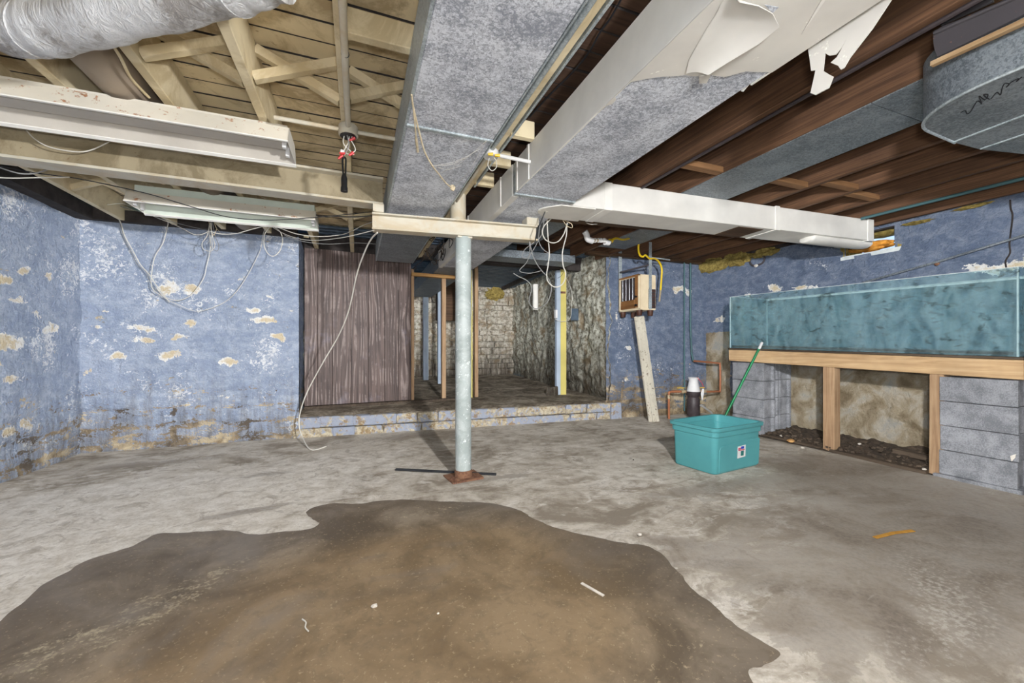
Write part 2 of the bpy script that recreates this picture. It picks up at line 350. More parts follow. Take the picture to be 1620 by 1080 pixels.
class MB:
    def __init__(s): s.v = []; s.f = []; s.sm = False
    def raw(s, vs, fs):
        k = len(s.v); s.v += [Vector(x) for x in vs]; s.f += [tuple(i+k for i in f) for f in fs]; return s
    def box(s, lo, hi, rz=0, piv=None, jit=0):
        x0, y0, z0 = lo; x1, y1, z1 = hi
        vs = [Vector(q) for q in ((x0, y0, z0), (x1, y0, z0), (x1, y1, z0), (x0, y1, z0), (x0, y0, z1), (x1, y0, z1), (x1, y1, z1), (x0, y1, z1))]
        if jit: vs = [q+Vector([random.uniform(-jit, jit) for _ in range(3)]) for q in vs]
        if rz:
            pv = Vector(piv) if piv else (Vector(lo)+Vector(hi))/2; R = Matrix.Rotation(rz, 3, 'Z'); vs = [R@(q-pv)+pv for q in vs]
        return s.raw(vs, [(0, 3, 2, 1), (4, 5, 6, 7), (0, 1, 5, 4), (1, 2, 6, 5), (2, 3, 7, 6), (3, 0, 4, 7)])
    def bar(s, a, b, w, h, up=(0, 0, 1)):
        """rectangular stick from a to b, w across, h along up"""
        a, b = Vector(a), Vector(b); d = (b-a).normalized(); up = Vector(up)
        sd = d.cross(up)
        if sd.length < 1e-4: sd = d.cross(Vector((1, 0, 0)))
        sd.normalize(); u = sd.cross(d).normalized(); sd *= w/2; u *= h/2
        vs = [a-sd-u, a+sd-u, a+sd+u, a-sd+u, b-sd-u, b+sd-u, b+sd+u, b-sd+u]
        return s.raw(vs, [(0, 1, 2, 3), (7, 6, 5, 4), (0, 4, 5, 1), (1, 5, 6, 2), (2, 6, 7, 3), (3, 7, 4, 0)])
    def tube(s, pts, r, n=8, cap=True):
        pts = [Vector(p) for p in pts]; rs = r if isinstance(r, (list, tuple)) else [r]*len(pts)
        k = len(s.v); prev = None
        for i, p in enumerate(pts):
            d = (pts[min(i+1, len(pts)-1)]-pts[max(i-1, 0)])
            d = d.normalized() if d.length > 1e-9 else Vector((0, 0, 1))
            if prev is None:
                a = Vector((0, 0, 1)) if abs(d.z) < .9 else Vector((1, 0, 0)); sd = d.cross(a).normalized()
            else:
                sd = prev-d*prev.dot(d)
                sd = sd.normalized() if sd.length > 1e-6 else d.cross(Vector((0, 0, 1))).normalized()
            prev = sd; up = sd.cross(d)
            for j in range(n):
                t_ = 2*math.pi*j/n; s.v.append(p+(sd*math.cos(t_)+up*math.sin(t_))*rs[i])
        for i in range(len(pts)-1):
            for j in range(n):
                a = k+i*n+j; b = k+i*n+(j+1) % n; s.f.append((a, b, b+n, a+n))
        if cap:
            s.f.append(tuple(k+j for j in reversed(range(n)))); s.f.append(tuple(k+(len(pts)-1)*n+j for j in range(n)))
        s.sm = True; return s
    def prism(s, poly, vec):
        """closed 3-D polygon swept by vec"""
        poly = [Vector(p) for p in poly]; n = len(poly); v = Vector(vec)
        return s.raw(poly+[p+v for p in poly], [tuple(reversed(range(n))), tuple(range(n, 2*n))]+[(i, (i+1) % n, n+(i+1) % n, n+i) for i in range(n)])
    def lathe(s, prof, c, n=20):
        c = Vector(c); k = len(s.v)
        for r, z in prof:
            for j in range(n):
                t_ = 2*math.pi*j/n; s.v.append(c+Vector((r*math.cos(t_), r*math.sin(t_), z)))
        for i in range(len(prof)-1):
            for j in range(n):
                a = k+i*n+j; b = k+i*n+(j+1) % n; s.f.append((a, b, b+n, a+n))
        s.f.append(tuple(k+j for j in reversed(range(n)))); s.f.append(tuple(k+(len(prof)-1)*n+j for j in range(n)))
        s.sm = True; return s
    def mesh(s, name, mat, off=Vector((0, 0, 0)), bevel=0, seg=1):
        me = bpy.data.meshes.new(name)
        me.from_pydata([tuple(v-off) for v in s.v], [], s.f)
        bm = bmesh.new(); bm.from_mesh(me); bmesh.ops.recalc_face_normals(bm, faces=bm.faces)
        if bevel:
            bmesh.ops.bevel(bm, geom=[e for e in bm.edges if len(e.link_faces) == 2 and e.calc_face_angle(0) > .5], offset=bevel, segments=seg, affect='EDGES', clamp_overlap=True)
        bm.to_mesh(me); bm.free()
        me.materials.append(M[mat])
        if s.sm:
            me.polygons.foreach_set('use_smooth', [True]*len(me.polygons)); me.set_sharp_from_angle(angle=.7)
        return me
    def build(s, name, mat, parent=None, bevel=0, seg=1, origin=None):
        off = wloc(parent) if parent else Vector((0, 0, 0))
        loc = Vector((0, 0, 0))
        if parent is None:
            lo = Vector([min(v[i] for v in s.v) for i in range(3)]); hi = Vector([max(v[i] for v in s.v) for i in range(3)])
            loc = Vector(origin) if origin is not None else Vector(((lo.x+hi.x)/2, (lo.y+hi.y)/2, lo.z)); off = loc
        o = bpy.data.objects.new(name, s.mesh(name, mat, off, bevel, seg)); col.objects.link(o); o.location = loc
        if parent: o.parent = parent
        return o
def spline(pts, k=6):
    pts = [Vector(p) for p in pts]; out = []
    for i in range(len(pts)-1):
        p0 = pts[max(i-1, 0)]; p1 = pts[i]; p2 = pts[i+1]; p3 = pts[min(i+2, len(pts)-1)]
        for j in range(k):
            t_ = j/k
            out.append(.5*((2*p1)+(-p0+p2)*t_+(2*p0-5*p1+4*p2-p3)*t_*t_+(-p0+3*p1-3*p2+p3)*t_**3))
    return out+[pts[-1]]
def cable(name, pts, r, mat, label, cat='cable', group=None, parent=None, k=6, n=6):
    o = MB().tube(spline(pts, k), r*.8, n).build(name, mat, parent)
    if parent is None: tag(o, label, cat, group)
    elif label: o['label'] = label
    return o
def sheet(poly, vec): return MB().prism(poly, vec)
def blob(c, size, seed, n=3, amp=.35, fr=3.0):
    bm = bmesh.new(); bmesh.ops.create_icosphere(bm, subdivisions=n, radius=1)
    mb = MB(); sv = Vector((seed*3.1, seed*1.7, seed*.9))
    for v in bm.verts:
        d = 1+amp*mnoise.fractal(v.co*fr+sv, .7, 2.1, 4)
        v.co = Vector((v.co.x*size[0]*d, v.co.y*size[1]*d, v.co.z*size[2]*d))+Vector(c)
    bm.verts.index_update(); mb.raw([v.co.copy() for v in bm.verts], [tuple(v.index for v in f.verts) for f in bm.faces]); bm.free(); mb.sm = True
    return mb

# ------------------------------------------------------------------ walls as relief meshes
def fb(x, y, z, o=4): return mnoise.fractal(Vector((x, y, z)), .8, 2.0, o)
class Courses:
    """rubble laid in courses; depth(u, z) gives the recess of the joints"""
    def __init__(s, L, z0, z1, h0=.12, h1=.2, l0=.22, l1=.5, seed=1):
        r = random.Random(seed); s.rows = []; z = z0
        while z < z1:
            h = r.uniform(h0, h1); cuts = []; x = r.uniform(-.3, 0)
            while x < L+.3: cuts.append(x); x += r.uniform(l0, l1)
            s.rows.append((z, z+h, np.array(cuts), [r.uniform(-1, 1) for _ in cuts])); z += h
    def at(s, u, z):
        u += .03*fb(u*3, z*3, 1.7, 2); z += .02*fb(u*4, z*4, 5.1, 2)
        for a, b, cuts, off in s.rows:
            if a <= z < b:
                i = int(np.searchsorted(cuts, u)); l = cuts[max(i-1, 0)]; r = cuts[min(i, len(cuts)-1)]
                d = min(z-a, b-z, abs(u-l), abs(r-u)); return max(0., 1-d/.028), off[max(i-1, 0)]
        return 0., 0.
def wall(name, p0, p1, z0, z1, nrm_in, mat, label, res=.028, joint=.012, bulge=.014, courses=None, patches=(), bare=None, hole=None, seed=1):
    """relief wall from p0 to p1 (plan points); nrm_in points into the room"""
    p0, p1 = Vector((*p0, 0)), Vector((*p1, 0)); L = (p1-p0).length; d = (p1-p0)/L; nr = Vector((*nrm_in, 0)).normalized()
    nu = max(2, int(L/res)); nv = max(2, int((z1-z0)/res)); vs = []; cols = []
    cs = courses or Courses(L, z0-.05, z1+.1, seed=seed)
    for j in range(nv+1):
        z = z0+(z1-z0)*j/nv
        for i in range(nu+1):
            u = L*i/nu; p = p0+d*u
            jd, of = cs.at(u, z)
            fade = min(1, max(.25, 1.25-z*.55))
            h = bulge*(.9*fb(p.x*1.6+seed, p.y*1.6, z*1.6)+.5*fb(p.x*7, p.y*7+seed, z*7, 3))-joint*fade*jd*jd+.006*fade*of
            vs.append(p+nr*h+Vector((0, 0, z)))
            pm = 0.
            if patches:
                uw = u+.07*fb(u*6, z*6, 2.2, 3); zw = z+.045*fb(u*6, z*6, 7.7, 3)
                for (pu, pz, ru, rz, a) in patches:
                    q = ((uw-pu)/ru)**2+((zw-pz)/rz)**2
                    if q < 4: pm = max(pm, a*math.exp(-q*.7))
            cols += [pm, bare(p.x, p.y, z) if bare else 0., jd, 1.]
    fs = []
    for j in range(nv):
        for i in range(nu):
            if hole:
                uc = L*(i+.5)/nu; zc = z0+(z1-z0)*(j+.5)/nv
                if hole[0] < uc < hole[1] and hole[2] < zc < hole[3]: continue
            a = j*(nu+1)+i; fs.append((a, a+1, a+nu+2, a+nu+1))
    me = bpy.data.meshes.new(name); me.from_pydata([tuple(v) for v in vs], [], fs)
    ca = me.color_attributes.new('mask', 'FLOAT_COLOR', 'POINT'); ca.data.foreach_set('color', cols)
    me.polygons.foreach_set('use_smooth', [True]*len(me.polygons)); me.materials.append(M[mat])
    o = bpy.data.objects.new(name, me); col.objects.link(o)
    return tag(o, label, 'wall', kind='structure')

XL, XR, YB, YF = -2.42, 4.9, 4.95, -1.5      # left wall, right wall, back wall, wall behind the camera
JZ = 2.2                                     # underside of the joists
PLZ = 2.42                                   # underside of the ceiling boards
SZ = .235                                    # step height
def YS(X): return 4.95-.06*(X+.6)            # front of step and of the right part of the back wall

# back-left: patches given as (u along wall, z, half width, half height, strength), from photo pixels
def bp(u, v, w, h, a=1.0):
    q = PY(u, v, YB); s_ = .0046
    return (q.x-XL, q.z, w*s_, h*s_, a)
pat = [bp(272, 455, 14, 11), bp(312, 458, 18, 11), bp(236, 518, 22, 7), bp(312, 515, 14, 9), bp(274, 560, 20, 9), bp(368, 570, 17, 12),
       bp(200, 565, 14, 8), bp(242, 538, 18, 6), bp(285, 532, 16, 5), bp(415, 493, 20, 9), bp(425, 508, 28, 6), bp(450, 535, 16, 8),
       bp(180, 490, 8, 4, .8), bp(260, 478, 10, 4, .8), bp(390, 440, 8, 5, .7), bp(235, 445, 6, 4, .7), bp(160, 520, 10, 5, .7), bp(440, 470, 10, 5, .8),
       bp(360, 628, 16, 5, .8), bp(310, 640, 22, 5, .8), bp(215, 600, 14, 4, .7), bp(150, 590, 12, 5, .7)]
def lp(u, v, w, h, a=1.0):
    q = PX(u, v, XL); s_ = .0040
    return (q.y-YF, q.z, w*s_, h*s_, a)
patl = [lp(25, 545, 40, 14), lp(10, 580, 18, 14), lp(30, 600, 14, 8), lp(55, 430, 16, 7), lp(20, 445, 16, 12), lp(90, 440, 16, 7), lp(45, 475, 20, 8, .8),
        lp(95, 520, 20, 10, .9), lp(70, 500, 16, 10, .7), lp(30, 680, 20, 8), lp(60, 670, 20, 8, .9), lp(10, 715, 14, 10), lp(80, 560, 10, 8, .6)]
wall('wall_back', (XL-.05, YB), (-.6, YB), -.05, 2.2, (0, -1), 'blue_paint_left', 'pale blue flaking painted stone wall left of the brown wood panelling', patches=pat, seed=3, res=.02)
wall('wall_left', (XL, YF-.1), (XL, YB+.05), -.05, 2.19, (1, 0), 'blue_paint_left', 'pale blue flaking wall at the left edge of the room', patches=patl, seed=5, res=.024)
wall('wall_jamb', (-.6, YB), (-.62, 5.6), 0, 2.2, (1, 0), 'blue_paint_right', 'narrow blue end face of the stone wall beside the brown panelling', seed=6)
def bare_right(x, y, z):
    a = 1.0 if (z < .93 and 1.0 < y < 3.45) else 0.
    if 4.14 < y < 4.60 and z < 1.25: a = max(a, min(1, (1.27-z)*8, (y-4.12)*12, (4.62-y)*12))
    return a
def rp(u, v, w, h, a=1.0):
    q = PX(u, v, XR); return (q.y-YF, q.z, w*.0062, h*.0062, a)
patr = [rp(1218, 455, 18, 7), rp(1255, 457, 22, 5), rp(1530, 428, 22, 5), rp(1575, 420, 18, 5), rp(1610, 410, 20, 10), rp(1170, 466, 10, 4, .8), rp(1130, 505, 20, 8, .8)]
W0 = PX(1418, 386, XR); W1 = PX(1338, 398, XR)
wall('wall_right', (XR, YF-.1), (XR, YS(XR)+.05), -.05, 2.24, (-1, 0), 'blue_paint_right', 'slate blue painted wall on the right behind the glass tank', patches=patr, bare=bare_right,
     hole=(W0.y-YF+.1, W1.y-YF+.1, 1.97, 2.17), seed=9)
def hp(u, v, w, h, a=1.0):
    q = PY(u, v, 4.7); return (q.x-3.22, q.z, w*.0085, h*.0085, a)
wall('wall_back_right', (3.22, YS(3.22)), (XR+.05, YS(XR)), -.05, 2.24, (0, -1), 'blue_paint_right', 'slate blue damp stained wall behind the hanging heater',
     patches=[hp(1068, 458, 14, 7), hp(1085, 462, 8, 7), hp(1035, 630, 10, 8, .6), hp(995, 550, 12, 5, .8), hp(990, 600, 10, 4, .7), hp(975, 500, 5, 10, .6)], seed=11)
wall('wall_front', (XL-.05, YF), (XR+.05, YF), -.05, 2.5, (0, 1), 'stair_wall', 'plain pale wall behind the camera', res=.3, seed=13)
# annex beyond the step
lime_c = Courses(5, 0, 3, .12, .2, .2, .5, 21)
wall('wall_annex_right', (3.27, YS(3.22)-.03), (3.48, 9.05), .15, 2.5, (-1, .03), 'lime_plaster', 'streaked whitewashed rubble wall on the right of the raised back room', res=.035, joint=.03, bulge=.06, courses=lime_c, seed=15)
wall('wall_annex_left', (-1.2, 5.5), (-1.2, 9.05), .1, 2.5, (1, 0), 'lime_plaster', 'rough wall on the far left of the raised back room', res=.12, seed=17)
wb = wall('wall_annex_back', (-1.3, 9.04), (3.6, 9.04), .1, 2.5, (0, -1), 'lime_stone', 'whitewashed coursed stone wall at the end of the raised back room', res=.06, joint=.0, bulge=.01, seed=19)
def stone_mesh(name, mat, seed):
    r = random.Random(seed); mb = MB(); st = random.getstate(); random.seed(seed)
    mb.box((-.5, -.5, -.5), (.5, .5, .5), jit=.055); random.setstate(st)
    return mb.mesh(name, mat, bevel=.07, seg=1)
sm = [stone_mesh('stone', 'lime_stone', 40+i) for i in range(6)]
def place(name, me, parent, loc, scale, rot=(0, 0, 0)):
    o = bpy.data.objects.new(name, me); col.objects.link(o)
    if parent: o.parent = parent; loc = Vector(loc)-wloc(parent)
    o.location = loc; o.scale = scale; o.rotation_euler = rot; return o
r_ = random.Random(5); z = .2; k = 0
while z < 2.42:
    h = r_.uniform(.10, .17); x = -.1+r_.uniform(-.3, 0)
    while x < 3.55:
        l = r_.uniform(.18, .46)
        place('stone', sm[k % 6], wb, (x+l/2, 9.02-r_.uniform(0, .02), z+h/2), (l-.012, .08, h-.012)); k += 1
        x += l
    z += h

# ------------------------------------------------------------------ floor
def ell(P, u, v, ru, rv, rot=0):
    """soft blob on the floor centred on photo pixel (u, v); radii in metres"""
    c_ = PZ(u, v, 0); x = P[:, 0]-c_.x; y = P[:, 1]-c_.y
    a = math.cos(rot); b = math.sin(rot); q = ((x*a+y*b)/ru)**2+((-x*b+y*a)/rv)**2
    return np.exp(-q)
def inpoly(P, poly):
    x, y = P[:, 0], P[:, 1]; n = len(poly); ins = np.zeros(len(P), bool)
    for i in range(n):
        x0, y0 = poly[i]; x1, y1 = poly[(i+1) % n]
        with np.errstate(divide='ignore', invalid='ignore'):
            cr = ((y0 > y) != (y1 > y)) & (x < (x1-x0)*(y-y0)/(y1-y0+1e-12)+x0)
        ins ^= cr
    return ins
def dpoly(P, poly, closed=True):
    best = np.full(len(P), 1e9); n = len(poly)
    for i in range(n if closed else n-1):
        a = np.array(poly[i]); b = np.array(poly[(i+1) % n]); ab = b-a
        t_ = np.clip(((P-a)@ab)/(ab@ab+1e-12), 0, 1); best = np.minimum(best, np.hypot(*(P-(a+t_[:, None]*ab)).T))
    return best
res = .04; gx = np.arange(XL-.1, XR+.12, res); gy = np.arange(YF-.1, 5.3, res)
GX, GY = np.meshgrid(gx, gy); P = np.stack([GX.ravel(), GY.ravel()], 1)
nz = np.array([mnoise.fractal(Vector((x*.9, y*.9, 3.3)), .8, 2, 3) for x, y in P])
Zf = .006*nz
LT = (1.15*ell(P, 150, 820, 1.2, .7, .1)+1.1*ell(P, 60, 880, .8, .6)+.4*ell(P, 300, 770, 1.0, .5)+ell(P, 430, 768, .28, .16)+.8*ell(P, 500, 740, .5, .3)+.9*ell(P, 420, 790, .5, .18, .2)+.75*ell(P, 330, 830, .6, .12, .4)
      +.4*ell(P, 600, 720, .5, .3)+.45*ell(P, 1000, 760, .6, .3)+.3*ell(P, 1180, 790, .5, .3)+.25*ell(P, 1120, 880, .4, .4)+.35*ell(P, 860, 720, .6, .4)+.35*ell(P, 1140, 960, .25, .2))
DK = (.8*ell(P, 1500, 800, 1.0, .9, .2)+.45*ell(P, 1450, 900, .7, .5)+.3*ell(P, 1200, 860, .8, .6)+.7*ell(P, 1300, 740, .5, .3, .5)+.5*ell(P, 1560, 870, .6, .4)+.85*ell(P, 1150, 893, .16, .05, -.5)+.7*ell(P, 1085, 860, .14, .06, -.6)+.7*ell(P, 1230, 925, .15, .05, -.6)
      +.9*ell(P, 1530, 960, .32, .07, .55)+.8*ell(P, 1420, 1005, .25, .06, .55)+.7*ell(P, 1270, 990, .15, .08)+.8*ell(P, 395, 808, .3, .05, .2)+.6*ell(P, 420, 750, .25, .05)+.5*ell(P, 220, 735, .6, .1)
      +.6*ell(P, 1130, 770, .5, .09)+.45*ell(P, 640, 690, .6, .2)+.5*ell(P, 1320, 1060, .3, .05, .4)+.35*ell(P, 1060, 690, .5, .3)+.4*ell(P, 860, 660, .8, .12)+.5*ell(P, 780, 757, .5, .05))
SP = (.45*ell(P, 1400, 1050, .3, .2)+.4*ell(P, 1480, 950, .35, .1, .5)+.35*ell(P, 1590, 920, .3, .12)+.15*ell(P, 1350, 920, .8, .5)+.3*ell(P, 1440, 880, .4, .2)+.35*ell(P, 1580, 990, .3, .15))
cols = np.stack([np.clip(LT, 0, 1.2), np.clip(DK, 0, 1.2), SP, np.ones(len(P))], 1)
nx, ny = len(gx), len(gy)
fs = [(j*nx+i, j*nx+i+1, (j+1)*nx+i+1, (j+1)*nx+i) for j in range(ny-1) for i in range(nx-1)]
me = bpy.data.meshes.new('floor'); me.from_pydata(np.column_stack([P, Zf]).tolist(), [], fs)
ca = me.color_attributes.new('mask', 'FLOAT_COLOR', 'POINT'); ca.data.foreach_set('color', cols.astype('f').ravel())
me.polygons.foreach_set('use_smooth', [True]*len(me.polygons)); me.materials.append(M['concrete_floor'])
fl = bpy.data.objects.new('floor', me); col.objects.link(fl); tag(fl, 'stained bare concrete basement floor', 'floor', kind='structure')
def fz(x, y): return .006*mnoise.fractal(Vector((x*.9, y*.9, 3.3)), .8, 2, 3)

# wet patch: an outline on the floor, wavy edge, 2 mm of muddy water
opx = [(0, 985), (60, 930), (100, 905), (155, 880), (210, 862), (250, 846), (300, 842), (345, 840), (395, 844), (440, 842), (480, 838), (503, 829), (487, 815), (495, 803), (525, 797), (570, 797), (610, 791), (680, 792),
       (735, 796), (790, 800), (822, 808), (850, 824), (885, 836), (940, 848), (1000, 860), (1040, 870), (1060, 888), (1080, 915), (1110, 945), (1160, 985), (1205, 1015), (1232, 1034), (1215, 1055), (1190, 1080)]
poly = [tuple(PZ(u, v, 0)[:2]) for u, v in opx]+[(.95, .45), (.2, .2), (-.8, .35), (-1.55, 1.0), (-1.6, 1.6)]
dense = []
for q in spline([(x, y, 0) for x, y in poly+[poly[0]]], 10)[:-1]:
    n_ = mnoise.noise_vector(Vector((q.x*7, q.y*7, 1)))*.022+mnoise.noise_vector(Vector((q.x*24, q.y*24, 4)))*.008; dense.append((q.x+n_.x, q.y+n_.y))
from mathutils.geometry import delaunay_2d_cdt
A = np.array(dense); gx2 = np.arange(A[:, 0].min(), A[:, 0].max(), .045); gy2 = np.arange(A[:, 1].min(), A[:, 1].max(), .045)
G2 = np.stack([m_.ravel() for m_ in np.meshgrid(gx2, gy2)], 1); G2 = G2[inpoly(G2, dense)]; G2 = G2[dpoly(G2, dense) > .02]
vv, _, ff, *_r = delaunay_2d_cdt([Vector(q) for q in dense]+[Vector(q) for q in G2], [], [tuple(range(len(dense)))], 1, 1e-6)
Q = np.array([(v.x, v.y) for v in vv]); dq = dpoly(Q, dense)
MUD = np.clip(1.1*ell(Q, 760, 1010, .62, .42)+.9*ell(Q, 640, 930, .7, .4)+.8*ell(Q, 420, 1060, .5, .3)+.5*ell(Q, 700, 860, .9, .25), 0, 1.1)
RIM = np.clip(1-dq/.25, 0, 1)
SCM = np.clip(.33*ell(Q, 250, 960, .6, .12, .75)+.3*ell(Q, 150, 1010, .5, .15, .75)+.35*ell(Q, 640, 818, .35, .08)+.35*ell(Q, 700, 805, .25, .06)+.3*ell(Q, 1120, 1050, .3, .2)+.28*ell(Q, 1030, 930, .25, .25)+.25*ell(Q, 290, 930, .5, .08, .7)+.32*ell(Q, 180, 900, .3, .08, .4), 0, .5)
me = bpy.data.meshes.new('puddle')
me.from_pydata([(x, y, fz(x, y)+.0015+.0018*min(1, d/.05)) for (x, y), d in zip(Q, dq)], [], [tuple(f) for f in ff])
ca = me.color_attributes.new('mask', 'FLOAT_COLOR', 'POINT'); ca.data.foreach_set('color', np.stack([MUD, RIM, SCM, np.ones(len(Q))], 1).astype('f').ravel())
me.polygons.foreach_set('use_smooth', [True]*len(me.polygons)); me.materials.append(M['wet_film'])
pu = bpy.data.objects.new('puddle', me); col.objects.link(pu); tag(pu, 'wide shallow muddy brown puddle spread over the floor in front', 'puddle')

# raised floor of the annex with its stone-faced step
gx = np.arange(-.62, 3.5, .06); ts = np.linspace(0, 1, 60); vs = []
for t_ in ts:
    for x in gx:
        y = YS(x)+.02+(9.1-YS(x))*t_; vs.append((x, y, SZ+.1*t_+.014*mnoise.fractal(Vector((x*2.2, y*2.2, 8)), .7, 2, 4)-(.02 if t_ == 0 else 0)))
n_ = len(gx); fs = [(j*n_+i, j*n_+i+1, (j+1)*n_+i+1, (j+1)*n_+i) for j in range(59) for i in range(n_-1)]
base = len(vs)
for x in gx: vs.append((x, YS(x)+.03, -.03))
fs += [(base+i, base+i+1, i+1, i) for i in range(n_-1)]
me = bpy.data.meshes.new('floor_annex'); me.from_pydata(vs, [], fs); me.polygons.foreach_set('use_smooth', [True]*len(me.polygons)); me.set_sharp_from_angle(angle=.8); me.materials.append(M['annex_floor'])
fa = bpy.data.objects.new('floor_annex', me); col.objects.link(fa); tag(fa, 'raised rough floor of the back room, one step above the basement', 'floor', kind='structure')
ss = [stone_mesh('stone', 'step_stone', 80+i) for i in range(6)]
r_ = random.Random(12); k = 0
for z0, h in ((-.01, .105), (.098, .122)):
    x = -.6-r_.uniform(0, .1)
    while x < 3.36:
        l = r_.uniform(.2, .48); l = min(l, 3.42-x)
        if l > .08: place('stone', ss[k % 6], fa, (x+l/2, YS(x+l/2)+.03-r_.uniform(0, .012), z0+h/2), (l-.01, .10, h-.006), (0, 0, -.06)); k += 1
        x += l
# rubble where step meets the wall
place('stone', ss[2], fa, (3.35, YS(3.35)+.0, .10), (.16, .14, .26))

# ------------------------------------------------------------------ ceiling: boards, joists, bridging
ce = MB().box((XL-.3, YF-.3, PLZ+.025), (XR+.4, 5.6, PLZ+.12)).build('ceiling', 'brown_plank'); tag(ce, 'exposed board ceiling on joists, painted cream at left and bare brown at right', 'ceiling', kind='structure'); ce.data.materials[0] = M['sill_dark']
XS = .66
bw = .132
mA = MB().box((XL-.2, -bw/2+.003, 0), (XS, bw/2-.003, .024)).mesh('plank', 'cream_plank', bevel=.003)
mB = MB().box((XS+.004, -bw/2+.0035, 0), (XR+.2, bw/2-.0035, .024)).mesh('plank', 'brown_plank', bevel=.003)
for me_ in (mA, mB):
    me_.materials.append(M['sill_dark'])              # dirty unpainted board edges
    for pg in me_.polygons:
        if abs(pg.normal.y) > .4: pg.material_index = 1
y = YF; k = 0
while y < 5.5:
    for me_ in (mA, mB): place('plank', me_, ce, (0, y+bw/2, PLZ+r_.uniform(-.002, .002)), (1, 1, 1))
    y += bw
JX = [-.06+.406*i for i in range(-6, 13)]
jm = {m_: MB().box((-.022, YF, 0), (.022, 5.5, PLZ-JZ-.004)).mesh('joist', m_, bevel=.003) for m_ in ('cream_wood', 'brown_joist')}
jn = MB().box((-.022, YF, 0), (.022, 2.93, PLZ-JZ-.004)).mesh('joist', 'brown_joist', bevel=.003)
jf = MB().box((-.022, 2.6, .06), (.022, 5.0, PLZ-JZ-.004)).mesh('joist', 'brown_joist', bevel=.003)
for x in JX:
    if x < XL+.05 or x > XR: continue
    if abs(x-1.158) < .05: continue        # this one is cut away for the trunk duct
    if abs(x-.752) < .02: x = .786
    if x < .9: place('joist', jm['cream_wood'], ce, (x, 0, JZ), (1, 1, 1))
    else:
        place('joist', jn, ce, (x, 0, JZ), (1, 1, 1)); place('joist', jf, ce, (x+.05, 0, JZ), (1, 1, 1))
def bridging(x0, y, mat, flip=False):
    a, b = x0+.022, x0+.384; zt, zb = PLZ-.03, JZ+.03
    MB().bar((a, y-.022, zb), (b, y-.022, zt), .036, .042, (0, 0, 1)).build('bridging', mat, ce)
    MB().bar((a, y+.022, zt), (b, y+.022, zb), .036, .042, (0, 0, 1)).build('bridging', mat, ce)
for i, x in enumerate(JX):
    if XL < x < .3 and not -1.2 < x < -1.0 and x > -1.2: bridging(x, 2.16, 'cream_wood')
    if XL < x < .3: bridging(x, 4.15, 'cream_wood')

for x0, y0, x1 in ((-.06, 1.66, .324), (.786, 2.12, .95), (.786, 2.50, .95), (.786, 2.85, .95)):
    MB().box((x0+.022, y0-.02, JZ-.01), (x1, y0+.02, JZ+.09)).build('blocking', 'cream_wood', ce, .003)
for x0, y0 in ((1.97, 2.08), (2.782, 2.04), (3.188, 1.93), (3.594, 2.0)):
    MB().box((x0+.022, y0-.03, JZ), (x0+.384, y0+.03, JZ+.04)).build('blocking', 'block_wood', ce, .003)
MB().box((-.6+.1, YB-.02, 2.2), (-.55, YB, 2.22)).build('blocking', 'cream_wood', ce)
# sill plates lying on the walls
o = MB().box((XL, YB-.06, 2.19), (-.62, YB+.1, 2.3)).build('trim_1', 'sill_dark'); tag(o, 'dark sill plate on top of the pale blue back wall', 'sill', kind='structure')
o = MB().box((XL-.05, YF, 2.18), (XL+.12, YB-.06, 2.3)).build('trim_2', 'sill_dark'); tag(o, 'dark sill plate on top of the left wall', 'sill', kind='structure')
o = MB().box((XR-.04, YF, 2.225), (XR+.1, 4.6, 2.32)).build('trim_3', 'sill_dark'); tag(o, 'dark sill plate on top of the right wall', 'sill', kind='structure')
o = MB().bar((2.9, YS(2.9)-.02, 2.275), (XR-.1, YS(XR)-.02, 2.255), .09, .045).build('trim_4', 'brown_beam'); tag(o, 'thin brown wood plate along the top of the wall above the heater', 'sill', kind='structure')
# upper closure between the ceiling and walls so the shell is tight
for nm, lo, hi in (('wall_upper_back', (XL-.3, 5.55, 2.2), (XR+.4, 5.65, 2.6)), ('wall_upper_left', (XL-.2, YF-.2, 2.1), (XL-.06, 5.6, 2.6)), ('wall_upper_right', (XR+.06, YF-.2, 2.24), (XR+.2, 5.6, 2.6))):
    o = MB().box(lo, hi).build(nm, 'sill_dark'); tag(o, {'wall_upper_back': 'dark header closing the joist ends above the raised room', 'wall_upper_left': 'dark rim board above the left wall', 'wall_upper_right': 'dark rim board above the right wall'}[nm], 'wall', kind='structure')
# corrugated metal ceiling over the annex
mb = MB(); ny_ = 60; vs = []
for j in range(ny_*4+1):
    y = 5.1+(9.1-5.1)*j/(ny_*4); zz = 2.40+(.010 if (j % 8) in (1, 2, 3) else -.010)
    vs += [(-1.4, y, zz), (3.7, y, zz)]
mb.raw(vs, [(2*j, 2*j+1, 2*j+3, 2*j+2) for j in range(ny_*4)])
o = mb.build('ceiling_annex', 'blue_sheet'); tag(o, 'ribbed grey blue metal sheet ceiling over the raised back room', 'ceiling', kind='structure')
o = MB().box((-1.4, 5.0, 2.45), (3.8, 9.2, 2.5)).build('ceiling_annex_deck', 'sill_dark'); tag(o, 'dark deck above the ribbed metal ceiling of the back room', 'ceiling', kind='structure')
o = MB().box((-1.3, 5.6, .0), (-.62, 5.7, 2.45)).build('wall_annex_front', 'lime_plaster'); tag(o, 'inside face of the wall beside the panelling in the back room', 'wall', kind='structure')
